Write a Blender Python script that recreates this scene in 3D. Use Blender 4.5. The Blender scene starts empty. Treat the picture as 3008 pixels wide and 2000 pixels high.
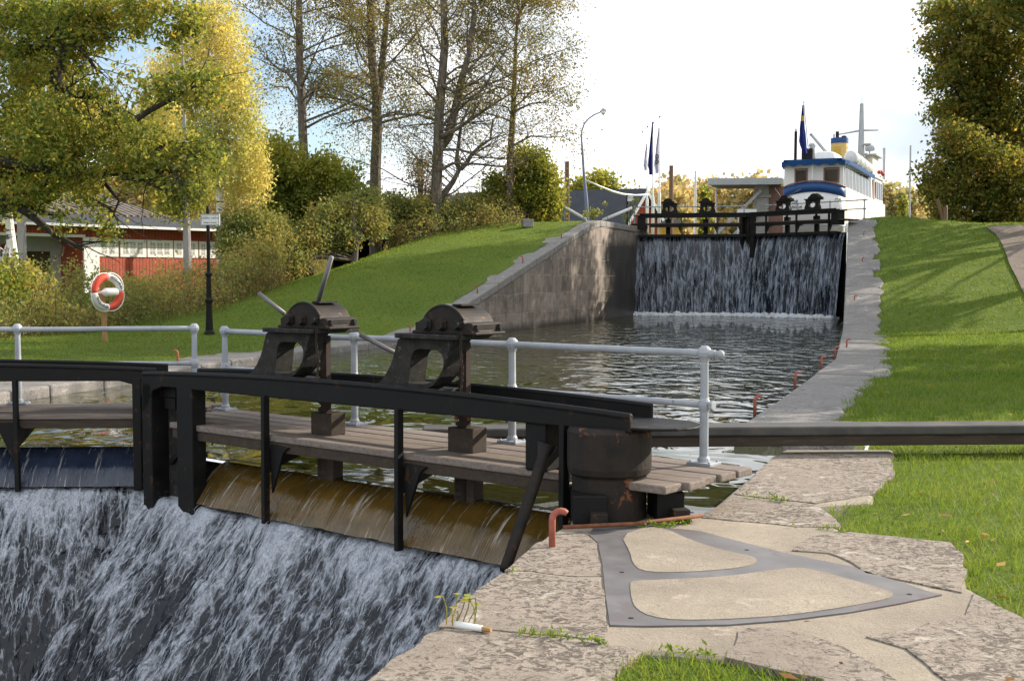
import bpy, bmesh, math, random
import numpy as np
from mathutils import Vector, noise as mnoise
V3 = Vector
rnd = random.Random(7)
RNG = np.random.default_rng(7)
SC = bpy.context.scene
COL = SC.collection
# ------------------------------------------------------------------ survey of the place: sight lines turned into ground points
F, CX, CY, YH, EZ = 3572., 1504., 1000., 815., 2.0
PIT = math.atan((CY - YH) / F); cP, sP = math.cos(PIT), math.sin(PIT)
def ray(x, y):
    a = (x - CX) / F; v = -(y - CY) / F
    return (a, cP + v * sP, -sP + v * cP)
def at_z(x, y, z):
    r = ray(x, y); t = (z - EZ) / r[2]; return V3((r[0] * t, r[1] * t, z))
def at_y(x, y, Y):
    r = ray(x, y); t = Y / r[1]; return V3((r[0] * t, Y, EZ + r[2] * t))
# ------------------------------------------------------------------ terrain
def sst(a, b, x):
    t = min(1., max(0., (x - a) / (b - a))); return t * t * (3 - 2 * t)
def softramp(t, t0, slope, top, k=.5):
    v = slope * (t - t0)
    s = k * .12; sp = lambda x: x if x > 25 * s else s * math.log1p(math.exp(max(-60., x / s)))
    return top - sp(top - sp(v))
def XL(Y):
    if Y < 31.31: return -4.92 + .262 * (Y - 31.31)
    return -4.92 + .3394 * (Y - 31.31) if Y < 67 else 7.2 + .25 * (Y - 67)
def XR(Y):
    if Y < 9: return 1.75 + .64 * (Y - 9.)
    if Y < 14.4: return 1.75 + .34 * (Y - 9.)
    if Y < 27.6: return 2.6 + .36 * (Y - 14.4)
    if Y < 62.5: return 7.35 + (Y - 27.6) * .283
    return 17.2 + .46 * (Y - 62.5)
def hL(X, Y):
    t = .3 * X + .954 * Y
    up = .15 + softramp(t, 34.2, .208, 4.55)
    d = XL(Y) - X
    low = .33 + max(0, Y - 34) * .035
    low = min(low, 2.2)
    b = 1 - sst(6.8, 15., d)
    if Y < 34: return .15 + .1 * sst(0, 5, d) + .08 * sst(5, 14, d)
    return low * (1 - b) + up * b + .12 * sst(.5, 4, d) * (1 - sst(36, 60, Y))
def hR(X, Y):
    t = .3 * X + .954 * Y
    z = .12 + softramp(t, 45.5, .243, 4.58)
    d = X - XR(Y)
    z += .45 * math.exp(-((X - 19.6) ** 2) / 6 - ((Y - 63.5) ** 2) / 18)
    z -= 1.2 * sst(9, 16, d) * sst(50, 70, Y) * .4
    return z
def ground_z(X, Y):
    if X < XL(Y): return hL(X, Y)
    return hR(X, Y)
def hit(x, y, side='R', off=0.):
    r = ray(x, y); t = 3.
    h = hR if side == 'R' else hL
    prev = t
    while t < 300:
        z = EZ + r[2] * t
        if z < h(r[0] * t, r[1] * t) + off: break
        prev = t; t += .05
    return V3((r[0] * t, r[1] * t, EZ + r[2] * t))
# ------------------------------------------------------------------ object helpers
def org(o):
    v = V3((0, 0, 0))
    while o is not None: v = v + o.location; o = o.parent
    return v
def tag(o, label=None, cat=None, group=None, kind=None):
    if label: o['label'] = label
    if cat: o['category'] = cat
    if group: o['group'] = group
    if kind: o['kind'] = kind
    return o
def thing(name, loc, label, cat, group=None):
    o = bpy.data.objects.new(name, None); COL.objects.link(o); o.location = loc
    o.empty_display_size = .2
    return tag(o, label, cat, group)
def link(name, me, parent=None, m=None, smooth=False, bevel=0):
    o = bpy.data.objects.new(name, me); COL.objects.link(o)
    if parent is not None: o.parent = parent
    if m is not None: me.materials.append(m)
    if smooth: me.polygons.foreach_set('use_smooth', [True] * len(me.polygons))
    if bevel:
        b = o.modifiers.new('edge', 'BEVEL'); b.width = bevel; b.segments = 2; b.limit_method = 'ANGLE'; b.angle_limit = .7
    return o
class MB:
    def __init__(s): s.v = []; s.f = []; s.uv = None
    def add(s, vs, fs):
        n = len(s.v); s.v += [V3(v) for v in vs]; s.f += [tuple(i + n for i in f) for f in fs]; return s
    def box(s, c, hx, hy, hz):          # centre and three half-axis vectors
        c, hx, hy, hz = V3(c), V3(hx), V3(hy), V3(hz)
        vs = [c + a * hx + b * hy + d * hz for d in (-1, 1) for b in (-1, 1) for a in (-1, 1)]
        fs = [(0, 2, 3, 1), (4, 5, 7, 6), (0, 1, 5, 4), (2, 6, 7, 3), (0, 4, 6, 2), (1, 3, 7, 5)]
        if hx.cross(hy).dot(hz) < 0: fs = [f[::-1] for f in fs]
        return s.add(vs, fs)
    def abox(s, x0, x1, y0, y1, z0, z1):
        return s.box(((x0 + x1) / 2, (y0 + y1) / 2, (z0 + z1) / 2), ((x1 - x0) / 2, 0, 0), (0, (y1 - y0) / 2, 0), (0, 0, (z1 - z0) / 2))
    def bar(s, p, q, w, h, up=(0, 0, 1)):
        p, q = V3(p), V3(q); d = q - p; L = d.length; d.normalize(); up = V3(up)
        x = d.cross(up)
        if x.length < 1e-4: x = d.cross(V3((1, 0, 0)))
        x.normalize(); y = x.cross(d)
        return s.box((p + q) / 2, d * L / 2, x * w / 2, y * h / 2)
    def tube(s, pts, r, n=8, caps=True):
        pts = [V3(p) for p in pts]; m = len(pts)
        rs = r if isinstance(r, (list, tuple)) else [r] * m
        b = len(s.v); ref = None
        for i, p in enumerate(pts):
            d = (pts[min(i + 1, m - 1)] - pts[max(i - 1, 0)])
            if d.length < 1e-9: d = V3((0, 0, 1))
            d.normalize()
            if ref is None:
                ref = V3((0, 0, 1)) if abs(d.z) < .9 else V3((1, 0, 0))
            x = d.cross(ref)
            if x.length < 1e-5: x = d.cross(V3((0, 1, 0)))
            x.normalize(); y = d.cross(x); ref = -y if abs(y.dot(ref)) > .1 else ref
            y = d.cross(x)
            for k in range(n):
                a = 2 * math.pi * k / n; s.v.append(p + (x * math.cos(a) + y * math.sin(a)) * rs[i])
        for i in range(m - 1):
            for k in range(n):
                k2 = (k + 1) % n
                s.f.append((b + i * n + k, b + i * n + k2, b + (i + 1) * n + k2, b + (i + 1) * n + k))
        if caps:
            s.f.append(tuple(b + k for k in range(n))[::-1]); s.f.append(tuple(b + (m - 1) * n + k for k in range(n)))
        return s
    def lathe(s, c, prof, n=16, axis=(0, 0, 1), xa=None):
        c = V3(c); ax = V3(axis).normalized(); x = V3(xa) if xa else (ax.cross(V3((0, 1, 0))) if abs(ax.y) < .9 else ax.cross(V3((1, 0, 0))))
        x.normalize(); y = ax.cross(x); b = len(s.v); m = len(prof)
        for r, z in prof:
            for k in range(n):
                a = 2 * math.pi * k / n; s.v.append(c + ax * z + (x * math.cos(a) + y * math.sin(a)) * r)
        for i in range(m - 1):
            for k in range(n):
                k2 = (k + 1) % n
                s.f.append((b + i * n + k, b + i * n + k2, b + (i + 1) * n + k2, b + (i + 1) * n + k))
        s.f.append(tuple(b + k for k in range(n))[::-1]); s.f.append(tuple(b + (m - 1) * n + k for k in range(n)))
        return s
    def ball(s, c, r, n=12, m=7, axis=(0, 0, 1)):
        return s.lathe(c, [(max(1e-3, r * math.sin(math.pi * i / m)), -r * math.cos(math.pi * i / m)) for i in range(m + 1)], n, axis)
    def prism(s, poly, ex):
        poly = [V3(p) for p in poly]; ex = V3(ex); n = len(poly)
        nrm = V3((0, 0, 0))
        for i in range(n): nrm += (poly[i] - poly[0]).cross(poly[(i + 1) % n] - poly[0])
        if nrm.dot(ex) > 0: poly = poly[::-1]
        return s.add(poly + [p + ex for p in poly],
                     [tuple(range(n)), tuple(range(2 * n - 1, n - 1, -1))] + [(i, i + n, (i + 1) % n + n, (i + 1) % n) for i in range(n)])
    def ringprism(s, outer, inner, ex):   # plate with a hole; both loops have the same number of points
        n = len(outer); ex = V3(ex); o = [V3(p) for p in outer]; i_ = [V3(p) for p in inner]
        vs = o + i_ + [p + ex for p in o] + [p + ex for p in i_]; fs = []
        for k in range(n):
            j = (k + 1) % n
            fs += [(k, j, n + j, n + k), (2 * n + j, 2 * n + k, 3 * n + k, 3 * n + j), (j, k, 2 * n + k, 2 * n + j), (n + k, n + j, 3 * n + j, 3 * n + k)]
        return s.add(vs, fs)
    def grid(s, fn, nu, nv):
        b = len(s.v)
        for j in range(nv + 1):
            for i in range(nu + 1): s.v.append(V3(fn(i / nu, j / nv)))
        for j in range(nv):
            for i in range(nu):
                a = b + j * (nu + 1) + i; s.f.append((a, a + 1, a + nu + 2, a + nu + 1))
        return s
    def build(s, name, m, parent=None, smooth=False, bevel=0, fix=True):
        o = org(parent) if parent is not None else V3((0, 0, 0))
        me = bpy.data.meshes.new(name); me.from_pydata([tuple(v - o) for v in s.v], [], s.f)
        if fix:
            bm = bmesh.new(); bm.from_mesh(me); bmesh.ops.recalc_face_normals(bm, faces=bm.faces); bm.to_mesh(me); bm.free()
        me.update()
        return link(name, me, parent, m, smooth, bevel)
def solo(mb, name, m, base, label, cat, group=None, **k):   # a thing that is one mesh, with its origin at its base
    o = mb.build(name, m, None, **k); b = V3(base)
    o.data.transform(__import__('mathutils').Matrix.Translation(-b)); o.location = b
    return tag(o, label, cat, group)
def npmesh(name, P, k, m, parent=None, smooth=False):
    o = org(parent) if parent is not None else V3((0, 0, 0))
    P = (P - np.array(o)).astype(np.float32); n = len(P)
    me = bpy.data.meshes.new(name); me.vertices.add(n); me.vertices.foreach_set('co', P.ravel())
    me.loops.add(n); me.loops.foreach_set('vertex_index', np.arange(n, dtype=np.int32))
    me.polygons.add(n // k); me.polygons.foreach_set('loop_start', np.arange(0, n, k, dtype=np.int32))
    me.update(calc_edges=True)
    return link(name, me, parent, m, smooth)
def npgrid(name, P, nu, nv, m, parent=None, uv=None, smooth=True):   # P: (nv+1, nu+1, 3)
    o = org(parent) if parent is not None else V3((0, 0, 0))
    Q = (P.reshape(-1, 3) - np.array(o)).astype(np.float32)
    me = bpy.data.meshes.new(name); me.vertices.add(len(Q)); me.vertices.foreach_set('co', Q.ravel())
    a = (np.arange(nv)[:, None] * (nu + 1) + np.arange(nu)[None, :]).ravel()
    L = np.stack([a, a + 1, a + nu + 2, a + nu + 1], 1).ravel().astype(np.int32)
    me.loops.add(len(L)); me.loops.foreach_set('vertex_index', L)
    me.polygons.add(len(a)); me.polygons.foreach_set('loop_start', np.arange(0, len(L), 4, dtype=np.int32))
    me.update(calc_edges=True)
    if uv is not None:
        l = me.uv_layers.new(name='UVMap'); l.data.foreach_set('uv', uv.reshape(-1, 2)[L].astype(np.float32).ravel())
    return link(name, me, parent, m, smooth)
def copy_tree(o, parent=None):
    c = o.copy(); COL.objects.link(c)
    if parent is not None: c.parent = parent
    for ch in list(o.children): copy_tree(ch, c)
    return c
def text_mb(s, size, origin, xdir, ydir, align='CENTER', thick=.004):
    cu = bpy.data.curves.new('t', 'FONT'); cu.body = s; cu.size = size; cu.align_x = align; cu.extrude = thick
    t = bpy.data.objects.new('t', cu); me = bpy.data.meshes.new_from_object(t)
    x, y = V3(xdir), V3(ydir); z = x.cross(y); o = V3(origin); mb = MB()
    mb.add([o + x * v.co.x + y * v.co.y + z * v.co.z for v in me.vertices], [tuple(p.vertices) for p in me.polygons])
    bpy.data.objects.remove(t); bpy.data.curves.remove(cu); bpy.data.meshes.remove(me)
    return mb
# ------------------------------------------------------------------ materials
def nmat(name):
    m = bpy.data.materials.new(name); m.use_nodes = True; nt = m.node_tree; nt.nodes.clear()
    out = nt.nodes.new('ShaderNodeOutputMaterial'); b = nt.nodes.new('ShaderNodeBsdfPrincipled')
    nt.links.new(b.outputs[0], out.inputs[0]); return m, nt, b, out
class N:
    def __init__(s, nt): s.nt = nt
    def n(s, t, **k):
        o = s.nt.nodes.new('ShaderNode' + t)
        for a, b in k.items(): setattr(o, a, b)
        return o
    def l(s, a, b): s.nt.links.new(a, b)
    def coord(s, scale=(1, 1, 1), kind='Object', rot=(0, 0, 0)):
        t = s.n('TexCoord'); mp = s.n('Mapping'); mp.inputs['Scale'].default_value = scale; mp.inputs['Rotation'].default_value = rot
        s.l(t.outputs[kind], mp.inputs[0]); return mp.outputs[0]
    def noise(s, co, scale, detail=4, rough=.55, dist=0):
        t = s.n('TexNoise'); t.inputs['Scale'].default_value = scale; t.inputs['Detail'].default_value = detail
        t.inputs['Roughness'].default_value = rough; t.inputs['Distortion'].default_value = dist
        if co is not None: s.l(co, t.inputs['Vector'])
        return t.outputs['Fac']
    def ramp(s, fac, stops, interp='LINEAR'):
        r = s.n('ValToRGB'); e = r.color_ramp.elements; r.color_ramp.interpolation = interp
        while len(e) < len(stops): e.new(.5)
        for k, (p, c) in enumerate(stops):
            e[k].position = p; e[k].color = (c[0], c[1], c[2], 1) if not isinstance(c, (int, float)) else (c, c, c, 1)
        s.l(fac, r.inputs[0]); return r.outputs[0]
    def mix(s, fac, a, b, blend='MIX'):
        m = s.n('MixRGB', blend_type=blend)
        for i, x in zip((0, 1, 2), (fac, a, b)):
            if isinstance(x, (int, float)): m.inputs[i].default_value = x if i == 0 else (x, x, x, 1)
            elif isinstance(x, (tuple, list)): m.inputs[i].default_value = (x[0], x[1], x[2], 1)
            else: s.l(x, m.inputs[i])
        return m.outputs[0]
    def math(s, op, a, b=0., c=None):
        m = s.n('Math', operation=op)
        for i, x in enumerate((a, b) if c is None else (a, b, c)):
            if isinstance(x, (int, float)): m.inputs[i].default_value = x
            else: s.l(x, m.inputs[i])
        return m.outputs[0]
    def bump(s, h, strength, dist, normal=None):
        b = s.n('Bump'); b.inputs['Strength'].default_value = strength; b.inputs['Distance'].default_value = dist
        s.l(h, b.inputs['Height'])
        if normal is not None: s.l(normal, b.inputs['Normal'])
        return b.outputs[0]
def simple(name, c1, c2, scale=3, rough=.6, metal=0, spec=.4, bump=.2, bd=.01, spots=None, stretch=(1, 1, 1), r2=None):
    m, nt, b, o = nmat(name); k = N(nt); co = k.coord(stretch)
    n = k.noise(co, scale, 6, .65); col = k.ramp(n, [(.3, c1), (.7, c2)])
    if spots:
        n2 = k.noise(k.coord(stretch), spots[1], 5, .7, .5); col = k.mix(k.ramp(n2, [(spots[2], 0), (spots[2] + .06, 1)]), col, spots[0])
    k.l(col, b.inputs['Base Color'])
    b.inputs['Metallic'].default_value = metal; b.inputs['Specular IOR Level'].default_value = spec
    rr = k.ramp(n, [(.3, rough), (.7, r2 if r2 is not None else min(1, rough + .15))]); k.l(rr, b.inputs['Roughness'])
    if bump: k.l(k.bump(k.noise(co, scale * 6, 5, .7), bump, bd), b.inputs['Normal'])
    return m
M = {}
M['iron'] = simple('black_iron', (.0035, .0035, .004), (.010, .009, .008), 5, .5, 0, .22, .35, .006, ((.045, .022, .012), 5, .60), r2=.7)
M['iron_worn'] = simple('worn_black_iron', (.006, .0055, .005), (.030, .021, .016), 6, .55, 0, .25, .4, .008, ((.16, .06, .025), 5, .6))
M['cast'] = simple('weathered_cast_iron', (.009, .0085, .008), (.04, .036, .032), 9, .65, 0, .22, .5, .008, ((.12, .11, .095), 30, .6))
M['rackiron'] = simple('dark_rusty_iron', (.016, .012, .01), (.05, .03, .022), 10, .7, 0, .3, .4, .004)
M['rust'] = simple('rusty_iron', (.10, .035, .018), (.22, .09, .04), 14, .75, 0, .3, .4, .004)
M['red_hook'] = simple('faded_red_iron', (.27, .07, .045), (.40, .13, .09), 18, .6, 0, .35, .3, .002)
M['rail'] = simple('grey_painted_pipe', (.24, .26, .285), (.36, .38, .41), 4, .42, 0, .45, .12, .003, ((.15, .075, .045), 9, .66))
M['plank'] = simple('weathered_planks', (.12, .095, .08), (.26, .215, .185), 4, .75, 0, .3, .6, .01, ((.16, .13, .05), 1.6, .62), (.8, 9, 9))
M['beamwood'] = simple('dark_timber', (.03, .022, .016), (.07, .05, .036), 3, .7, 0, .3, .5, .01, ((.07, .065, .03), 2, .6), (1, 8, 8))
M['steel'] = simple('worn_steel_plate', (.115, .108, .108), (.20, .19, .19), 3, .45, .35, .5, .12, .003, ((.15, .13, .13), 1.7, .55))
M['white'] = simple('white_paint', (.70, .70, .68), (.80, .80, .79), 2, .5, 0, .4, .05, .004)
M['cream'] = simple('cream_paint', (.60, .56, .47), (.70, .66, .57), 1.2, .5, 0, .4, .06, .01)
M['boatblue'] = simple('blue_paint', (.012, .06, .20), (.018, .075, .24), 1, .45, 0, .4, .05, .01)
M['awning'] = simple('blue_canvas', (.01, .05, .15), (.016, .065, .19), 3, .8, 0, .2, .1, .01)
M['yellow'] = simple('yellow_paint', (.62, .42, .14), (.70, .50, .19), 2, .5, 0, .4, .05, .01)
M['brownwood'] = simple('varnished_brown_wood', (.16, .08, .06), (.24, .13, .10), 6, .5, 0, .4, .1, .005)
M['grey'] = simple('grey_paint', (.34, .36, .38), (.44, .46, .48), 2, .55, 0, .4, .08, .005)
M['concrete'] = simple('grey_concrete', (.26, .255, .25), (.36, .35, .34), 2, .85, 0, .25, .3, .01)
M['darkroof'] = simple('dark_slate_roof', (.045, .048, .062), (.07, .073, .09), 1.4, .7, 0, .3, .2, .02)
M['greyroof'] = simple('grey_sheet_roof', (.05, .053, .06), (.07, .074, .082), .8, .75, 0, .15, .05, .01)
M['black'] = simple('black_rubber', (.01, .01, .01), (.025, .025, .025), 5, .7, 0, .3, .1, .005)
M['orange'] = simple('orange_plastic', (.75, .22, .04), (.8, .27, .06), 3, .5, 0, .4, 0)
M['ylw'] = simple('ochre_boards', (.55, .33, .05), (.65, .40, .08), 3, .7, 0, .3, .2, .01)
M['boomiron'] = simple('dark_worn_beam_iron', (.03, .028, .026), (.085, .078, .072), 3, .55, 0, .4, .2, .004, ((.12, .07, .045), 4, .62))
M['pole'] = simple('brown_pole_wood', (.14, .085, .055), (.24, .15, .10), 3, .8, 0, .25, .4, .01, None, (6, 6, .6))
M['buoyred'] = simple('red_buoy_plastic', (.62, .06, .03), (.70, .085, .045), 4, .45, 0, .4, 0)
M['stake'] = simple('yellow_brown_stake', (.30, .17, .07), (.42, .25, .11), 5, .7, 0, .3, .2, .01, None, (5, 5, .7))
M['flagblue'] = simple('navy_flag_cloth', (.02, .03, .16), (.03, .045, .22), 3, .85, 0, .2, .1, .01)
M['flagyellow'] = simple('yellow_flag_cloth', (.65, .42, .06), (.7, .48, .09), 3, .85, 0, .2, .1, .01)
M['flagpale'] = simple('pale_flag_cloth', (.55, .54, .66), (.66, .65, .74), 3, .85, 0, .2, .1, .01)
M['bluegrey'] = simple('blue_grey_metal', (.16, .19, .30), (.20, .23, .35), 2, .6, 0, .4, .05, .01)
M['textdark'] = simple('dark_lettering', (.03, .03, .04), (.05, .05, .06), 3, .6, 0, .3, 0)
M['textblue'] = simple('grey_blue_lettering', (.16, .17, .26), (.2, .21, .3), 3, .6, 0, .3, 0)
M['redsign'] = simple('red_sign_enamel', (.35, .03, .03), (.42, .04, .04), 3, .5, 0, .4, 0)
def bark(name, c1, c2, birch=False):
    m, nt, b, o = nmat(name); k = N(nt); co = k.coord((7, 7, 1.6))
    n = k.noise(co, 1.6, 6, .7); col = k.ramp(n, [(.35, c1), (.65, c2)])
    if birch:
        n2 = k.noise(k.coord((1.2, 1.2, 7)), 1.1, 5, .65); col = k.mix(k.ramp(n2, [(.56, 0), (.6, 1)]), col, (.035, .03, .028))
    k.l(col, b.inputs['Base Color']); b.inputs['Roughness'].default_value = .9; b.inputs['Specular IOR Level'].default_value = .2
    k.l(k.bump(n, .8, .04), b.inputs['Normal']); return m
M['bark'] = bark('alder_bark', (.055, .045, .038), (.19, .16, .13))
M['oakbark'] = bark('oak_bark', (.018, .015, .013), (.06, .05, .04))
M['birch'] = bark('birch_bark', (.52, .48, .44), (.75, .72, .68), True)
M['greybark'] = bark('grey_trunk', (.22, .20, .19), (.33, .31, .30))
def leafmat(name, stops, trans=.45, rough=.6, vary=.35, scale=.5):
    m, nt, b, o = nmat(name); k = N(nt)
    g = k.n('NewGeometry'); n = k.noise(k.coord((1, 1, 1)), scale, 3, .6)
    f = k.math('ADD', k.math('MULTIPLY', g.outputs['Random Per Island'], vary), k.math('MULTIPLY', k.math('SUBTRACT', n, .28), (1 - vary) * 2.2))
    col = k.ramp(f, stops); k.l(col, b.inputs['Base Color']); b.inputs['Roughness'].default_value = rough; b.inputs['Specular IOR Level'].default_value = .25
    t = k.n('BsdfTranslucent'); k.l(k.mix(.5, col, k.mix(1, col, (1.5, 1.35, .6), 'MULTIPLY')), t.inputs[0])
    mx = k.n('MixShader'); mx.inputs[0].default_value = trans; k.l(b.outputs[0], mx.inputs[1]); k.l(t.outputs[0], mx.inputs[2]); k.l(mx.outputs[0], o.inputs[0])
    return m
M['leaf_oak'] = leafmat('oak_leaves', [(.05, (.06, .10, .022)), (.3, (.13, .18, .036)), (.52, (.25, .28, .055)), (.78, (.38, .32, .07)), (.97, (.40, .20, .05))], .58, vary=.62, scale=.9)
M['leaf_right'] = leafmat('turning_leaves', [(.05, (.05, .08, .02)), (.3, (.11, .145, .032)), (.55, (.21, .21, .045)), (.78, (.36, .27, .055)), (.97, (.38, .17, .045))], .58, vary=.6)
M['leaf_birch'] = leafmat('golden_birch_leaves', [(.05, (.24, .28, .08)), (.3, (.40, .42, .13)), (.55, (.62, .55, .20)), (.95, (.76, .62, .26))], .55, scale=.22)
M['leaf_alder'] = leafmat('alder_leaves', [(.05, (.09, .10, .04)), (.4, (.17, .165, .06)), (.65, (.30, .24, .085)), (.95, (.42, .26, .10))], .5)
M['leaf_green'] = leafmat('yellow_green_leaves', [(.05, (.09, .12, .025)), (.35, (.18, .22, .035)), (.6, (.34, .33, .055)), (.95, (.46, .35, .07))], .5, scale=.3)
M['leaf_far'] = leafmat('far_autumn_leaves', [(.05, (.17, .20, .10)), (.35, (.34, .32, .16)), (.6, (.54, .41, .20)), (.95, (.64, .46, .22))], .45, scale=.07)
M['leaf_scrub'] = leafmat('scrub_leaves', [(.05, (.09, .12, .04)), (.3, (.17, .205, .06)), (.55, (.30, .285, .085)), (.75, (.38, .28, .10)), (.97, (.46, .24, .10))], .48, scale=.45)
M['leaf_fallen'] = leafmat('fallen_leaves', [(.1, (.16, .06, .02)), (.5, (.30, .14, .04)), (.9, (.45, .27, .07))], .2, vary=.9)
M['blade'] = leafmat('grass_blades', [(.1, (.07, .125, .014)), (.45, (.13, .21, .02)), (.7, (.20, .27, .032)), (.95, (.30, .27, .07))], .45, vary=.6)
M['weed'] = leafmat('dry_weed_stems', [(.1, (.08, .06, .03)), (.5, (.17, .12, .06)), (.9, (.26, .18, .09))], .3, vary=.8)
M['plant'] = leafmat('seedling_leaves', [(.1, (.12, .22, .03)), (.5, (.30, .34, .05)), (.9, (.55, .45, .06))], .45, vary=.9)
def grass_ground():
    m, nt, b, o = nmat('lawn'); k = N(nt); co = k.coord()
    n1 = k.noise(co, .35, 4, .6); n2 = k.noise(co, 9, 6, .7); n3 = k.noise(co, 45, 4, .7)
    c = k.ramp(n1, [(.3, (.055, .11, .014)), (.7, (.12, .18, .022))])
    c = k.mix(k.ramp(n2, [(.38, 0), (.66, 1)]), c, (.16, .20, .032))
    c = k.mix(k.ramp(n3, [(.55, 0), (.8, .6)]), c, (.028, .055, .012))
    k.l(c, b.inputs['Base Color']); b.inputs['Roughness'].default_value = .9; b.inputs['Specular IOR Level'].default_value = .15
    k.l(k.bump(n3, .9, .05, k.bump(n2, .6, .08)), b.inputs['Normal']); return m
M['lawn'] = grass_ground()
def granite(name, base=((.24, .20, .165), (.40, .34, .28)), dark=(.06, .047, .038), light=(.50, .46, .40), spots=.485, moss=False):
    m, nt, b, o = nmat(name); k = N(nt); co = k.coord()
    n1 = k.noise(co, 1.3, 5, .6); n2 = k.noise(k.coord((1, 1.0, 1)), 15, 9, .78, 1.3); n3 = k.noise(co, 3.4, 6, .65, .4); n4 = k.noise(co, 85, 3, .7)
    c = k.ramp(n1, [(.3, base[0]), (.7, base[1])])
    c = k.mix(k.ramp(k.math('ADD', k.math('MULTIPLY', n2, .75), k.math('MULTIPLY', n1, .25)), [(spots, 0), (spots + .07, .85)]), c, dark)
    c = k.mix(k.ramp(n3, [(.6, 0), (.66, .75)]), c, light)
    c = k.mix(.35, c, k.mix(1, c, k.ramp(n4, [(.3, .45), (.7, 1.5)]), 'MULTIPLY'))
    if moss: c = k.mix(k.ramp(k.noise(co, 2.1, 5, .7), [(.6, 0), (.72, .6)]), c, (.10, .095, .03))
    k.l(c, b.inputs['Base Color']); b.inputs['Roughness'].default_value = .85; b.inputs['Specular IOR Level'].default_value = .3
    k.l(k.bump(n4, .35, .01, k.bump(n2, .7, .03)), b.inputs['Normal']); return m
M['granite'] = granite('rough_granite')
M['coping'] = granite('grey_granite_coping', ((.17, .16, .15), (.30, .28, .265)), (.075, .068, .062), (.42, .41, .39), .52)
M['screed'] = granite('smooth_cement_screed', ((.23, .195, .155), (.38, .325, .255)), (.13, .11, .09), (.42, .36, .29), .57)
M['gravel'] = granite('gravel_path', ((.15, .115, .09), (.23, .185, .155)), (.08, .07, .06), (.34, .31, .29), .55)
def masonry():
    m, nt, b, o = nmat('lock_masonry'); k = N(nt)
    uv = k.n('UVMap'); uv.uv_map = 'UVMap'
    nz = k.n('TexNoise'); nz.inputs['Scale'].default_value = .9; nz.inputs['Detail'].default_value = 3; k.l(uv.outputs[0], nz.inputs['Vector'])
    off = k.n('VectorMath', operation='MULTIPLY_ADD'); k.l(nz.outputs['Color'], off.inputs[0]); off.inputs[1].default_value = (.28, .22, 0); k.l(uv.outputs[0], off.inputs[2])
    br = k.n('TexBrick'); br.offset = .37; br.squash = .8; br.squash_frequency = 3; br.inputs['Scale'].default_value = 1; br.inputs['Brick Width'].default_value = 1.2; br.inputs['Row Height'].default_value = .74
    br.inputs['Mortar Size'].default_value = .028; br.inputs['Mortar Smooth'].default_value = .3; br.inputs['Bias'].default_value = -.1
    br.inputs['Color1'].default_value = (.14, .113, .09, 1); br.inputs['Color2'].default_value = (.29, .24, .195, 1); br.inputs['Mortar'].default_value = (.27, .22, .185, 1)
    k.l(off.outputs[0], br.inputs['Vector']); brc = br.outputs['Color']; joint = k.math('SUBTRACT', 1, br.outputs['Fac'])
    mp = k.n('Mapping'); mp.inputs['Scale'].default_value = (2.6, .35, 1); k.l(uv.outputs[0], mp.inputs[0])
    st = k.noise(mp.outputs[0], 1., 5, .65)
    c = k.mix(k.ramp(st, [(.42, 0), (.75, .8)]), brc, (.40, .325, .275))
    c = k.mix(k.ramp(k.noise(uv.outputs[0], 1.4, 6, .7), [(.45, 0), (.68, .85)]), c, (.075, .06, .048))
    fine = k.noise(uv.outputs[0], 14, 5, .7); c = k.mix(.4, c, k.mix(1, c, k.ramp(fine, [(.3, .45), (.7, 1.5)]), 'MULTIPLY'))
    sx = k.n('SeparateXYZ'); k.l(uv.outputs[0], sx.inputs[0])
    wet = k.math('ADD', sx.outputs[0], k.math('MULTIPLY', k.noise(uv.outputs[0], .6, 5, .65), 5))
    wet = k.math('MULTIPLY', k.ramp(k.math('MULTIPLY', k.math('SUBTRACT', wet, 60.2), .4), [(0, 0), (1, 1)]), k.ramp(k.math('MULTIPLY', sx.outputs[1], .25), [(.88, 1), (1., .25)]))
    low = k.ramp(k.math('ADD', sx.outputs[1], k.math('MULTIPLY', st, .3)), [(.2, .8), (.45, 0)])
    c = k.mix(k.math('MAXIMUM', k.math('MULTIPLY', wet, k.ramp(st, [(.3, 1), (.75, .72)])), low), c, k.mix(k.ramp(fine, [(.4, 0), (.7, 1)]), (.012, .010, .007), (.04, .032, .02)))
    k.l(c, b.inputs['Base Color']); k.l(k.ramp(wet, [(0, .85), (1, .35)]), b.inputs['Roughness'])
    k.l(k.bump(fine, .4, .03, k.bump(joint, .35, .03)), b.inputs['Normal']); return m
M['masonry'] = masonry()
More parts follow.
